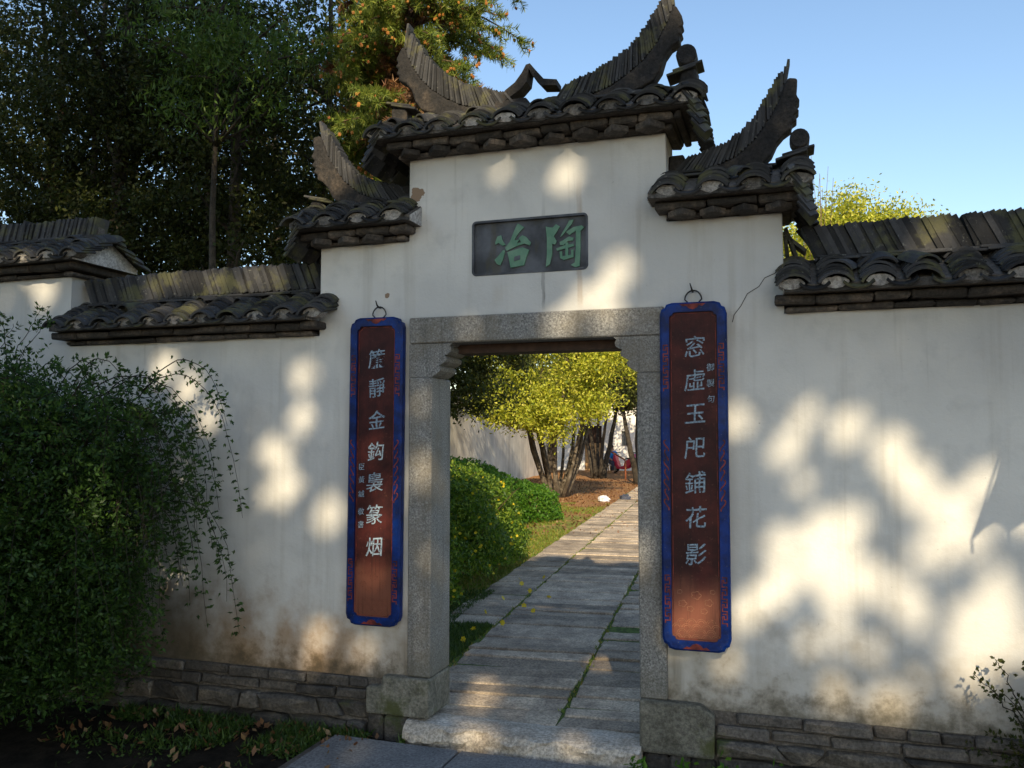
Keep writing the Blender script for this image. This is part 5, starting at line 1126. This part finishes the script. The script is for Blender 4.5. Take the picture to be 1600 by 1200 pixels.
for k, (u0, u1, v1, n1, n2, lab) in enumerate(((-9.5, -5.6, 11.5, 14000, 18000, 'outermost left'), (-5.6, -1.5, 11.5, 46000, 20000, 'left'), (-1.5, 1.4, 4.0, 36000, 0, 'middle'), (1.4, 5.2, 4.2, 44000, 0, 'right'))):
    P = shade_leaves(u0, u1, -0.8, 3.9, n1); SZ = np.full(n1, 0.068 if k else 0.12)
    if n2: P = np.vstack([P, shade_leaves(u0, u1, 3.8, v1, n2)]); SZ = np.concatenate([SZ, np.full(n2, 0.125)])
    c = P.mean(0); base = (float(c[0]), float(c[1]), 0.0)
    tree('shade_tree', f'tall broadleaf tree behind the camera, {lab} of the row shading the wall', base, float(c[2]), 0.22, (P, P[::max(1, len(P)//40)]), 'bark', 'leaf_mid', SZ, SZ*0.56, 26, group='tall trees behind the camera')

jm = thing('shade_shrub', 'large dense evergreen shrub added unseen past the left edge to block skylight', 'shrub', (-3.9, -2.9, 0)); LP_ = clumps((-3.9, -2.9, 1.5), (1.25, 0.95, 1.5), 120, 16000, 0.2, 0.3)  # added out of view to keep skylight off the jasmine and the ground
mb = MB()
for c in LP_[1][:24]: mb.tube(limb_pts((-3.9, -2.9, -0.05), c, 0.1, 6), [0.035, 0.03, 0.025, 0.02, 0.014, 0.008], 6)
mb.build('trunk', 'bark', jm, True); leaves('foliage', LP_[0][LP_[0][:, 2] > 0.05], 0.05, 0.024, 'leaf_dark', jm)
# --- half-closed parasol standing off to the right; its edge shades the wall
AX = Vector(EV).normalized(); ER = (Vector(EU)*math.cos(0.13) + AX*math.sin(0.13)).normalized(); AX = (AX - ER*AX.dot(ER)).normalized(); EF = AX.cross(ER)
tip = Vector((2.81, -1.91, 2.43)); RR, HH, NR = 0.55, 1.05, 8; ctr = tip + ER*RR
ps = thing('parasol', 'half-closed brown cloth parasol on a pole right of the camera view', 'parasol', (ctr.x, ctr.y, 0)); mb = MB(); rings = []
for q_, hz_ in ((1.0, 0.0), (0.74, 0.22), (0.50, 0.50), (0.27, 0.78), (0.05, 1.0)):
    for i in range(NR*4):
        t_ = (i % 4)/4; a = math.pi + 2*math.pi*i/(NR*4); k = q_*(1 - 0.12*math.sin(math.pi*t_)); up_ = hz_*HH + 0.05*math.sin(math.pi*t_)*(hz_ == 0.0)
        mb.v.append(tuple(ctr + ER*RR*k*math.cos(a) + EF*RR*k*math.sin(a) + AX*up_))
n = NR*4
for j in range(4): mb.f += [[j*n+i, j*n+(i+1) % n, (j+1)*n+(i+1) % n, (j+1)*n+i] for i in range(n)]
mb.f.append([4*n+i for i in range(n)])
o = mb.build('canopy', 'parasol_cloth', ps, True); m = o.modifiers.new('solid', 'SOLIDIFY'); m.thickness = 0.004
hub = ctr + AX*0.2
MB().tube([(hub.x, hub.y, 0.0), tuple(hub), tuple(ctr + AX*(HH+0.08))], 0.018, 8).build('pole', 'metal_grey', ps, True)
for i in range(NR):
    a = math.pi + 2*math.pi*i/NR; d = ER*math.cos(a) + EF*math.sin(a); MB().tube([tuple(ctr + AX*HH*0.97 + d*0.03), tuple(ctr + d*RR*0.48 + AX*HH*0.5), tuple(ctr + d*RR*0.99 + AX*0.005), tuple(ctr + d*RR*1.0 - AX*0.05)], 0.006, 5).build('rib', 'metal_grey', ps)
MB().cbox(hub.x-0.25, hub.x+0.25, hub.y-0.25, hub.y+0.25, 0.043, 0.11, 0.02).build('base', 'mortar', ps)
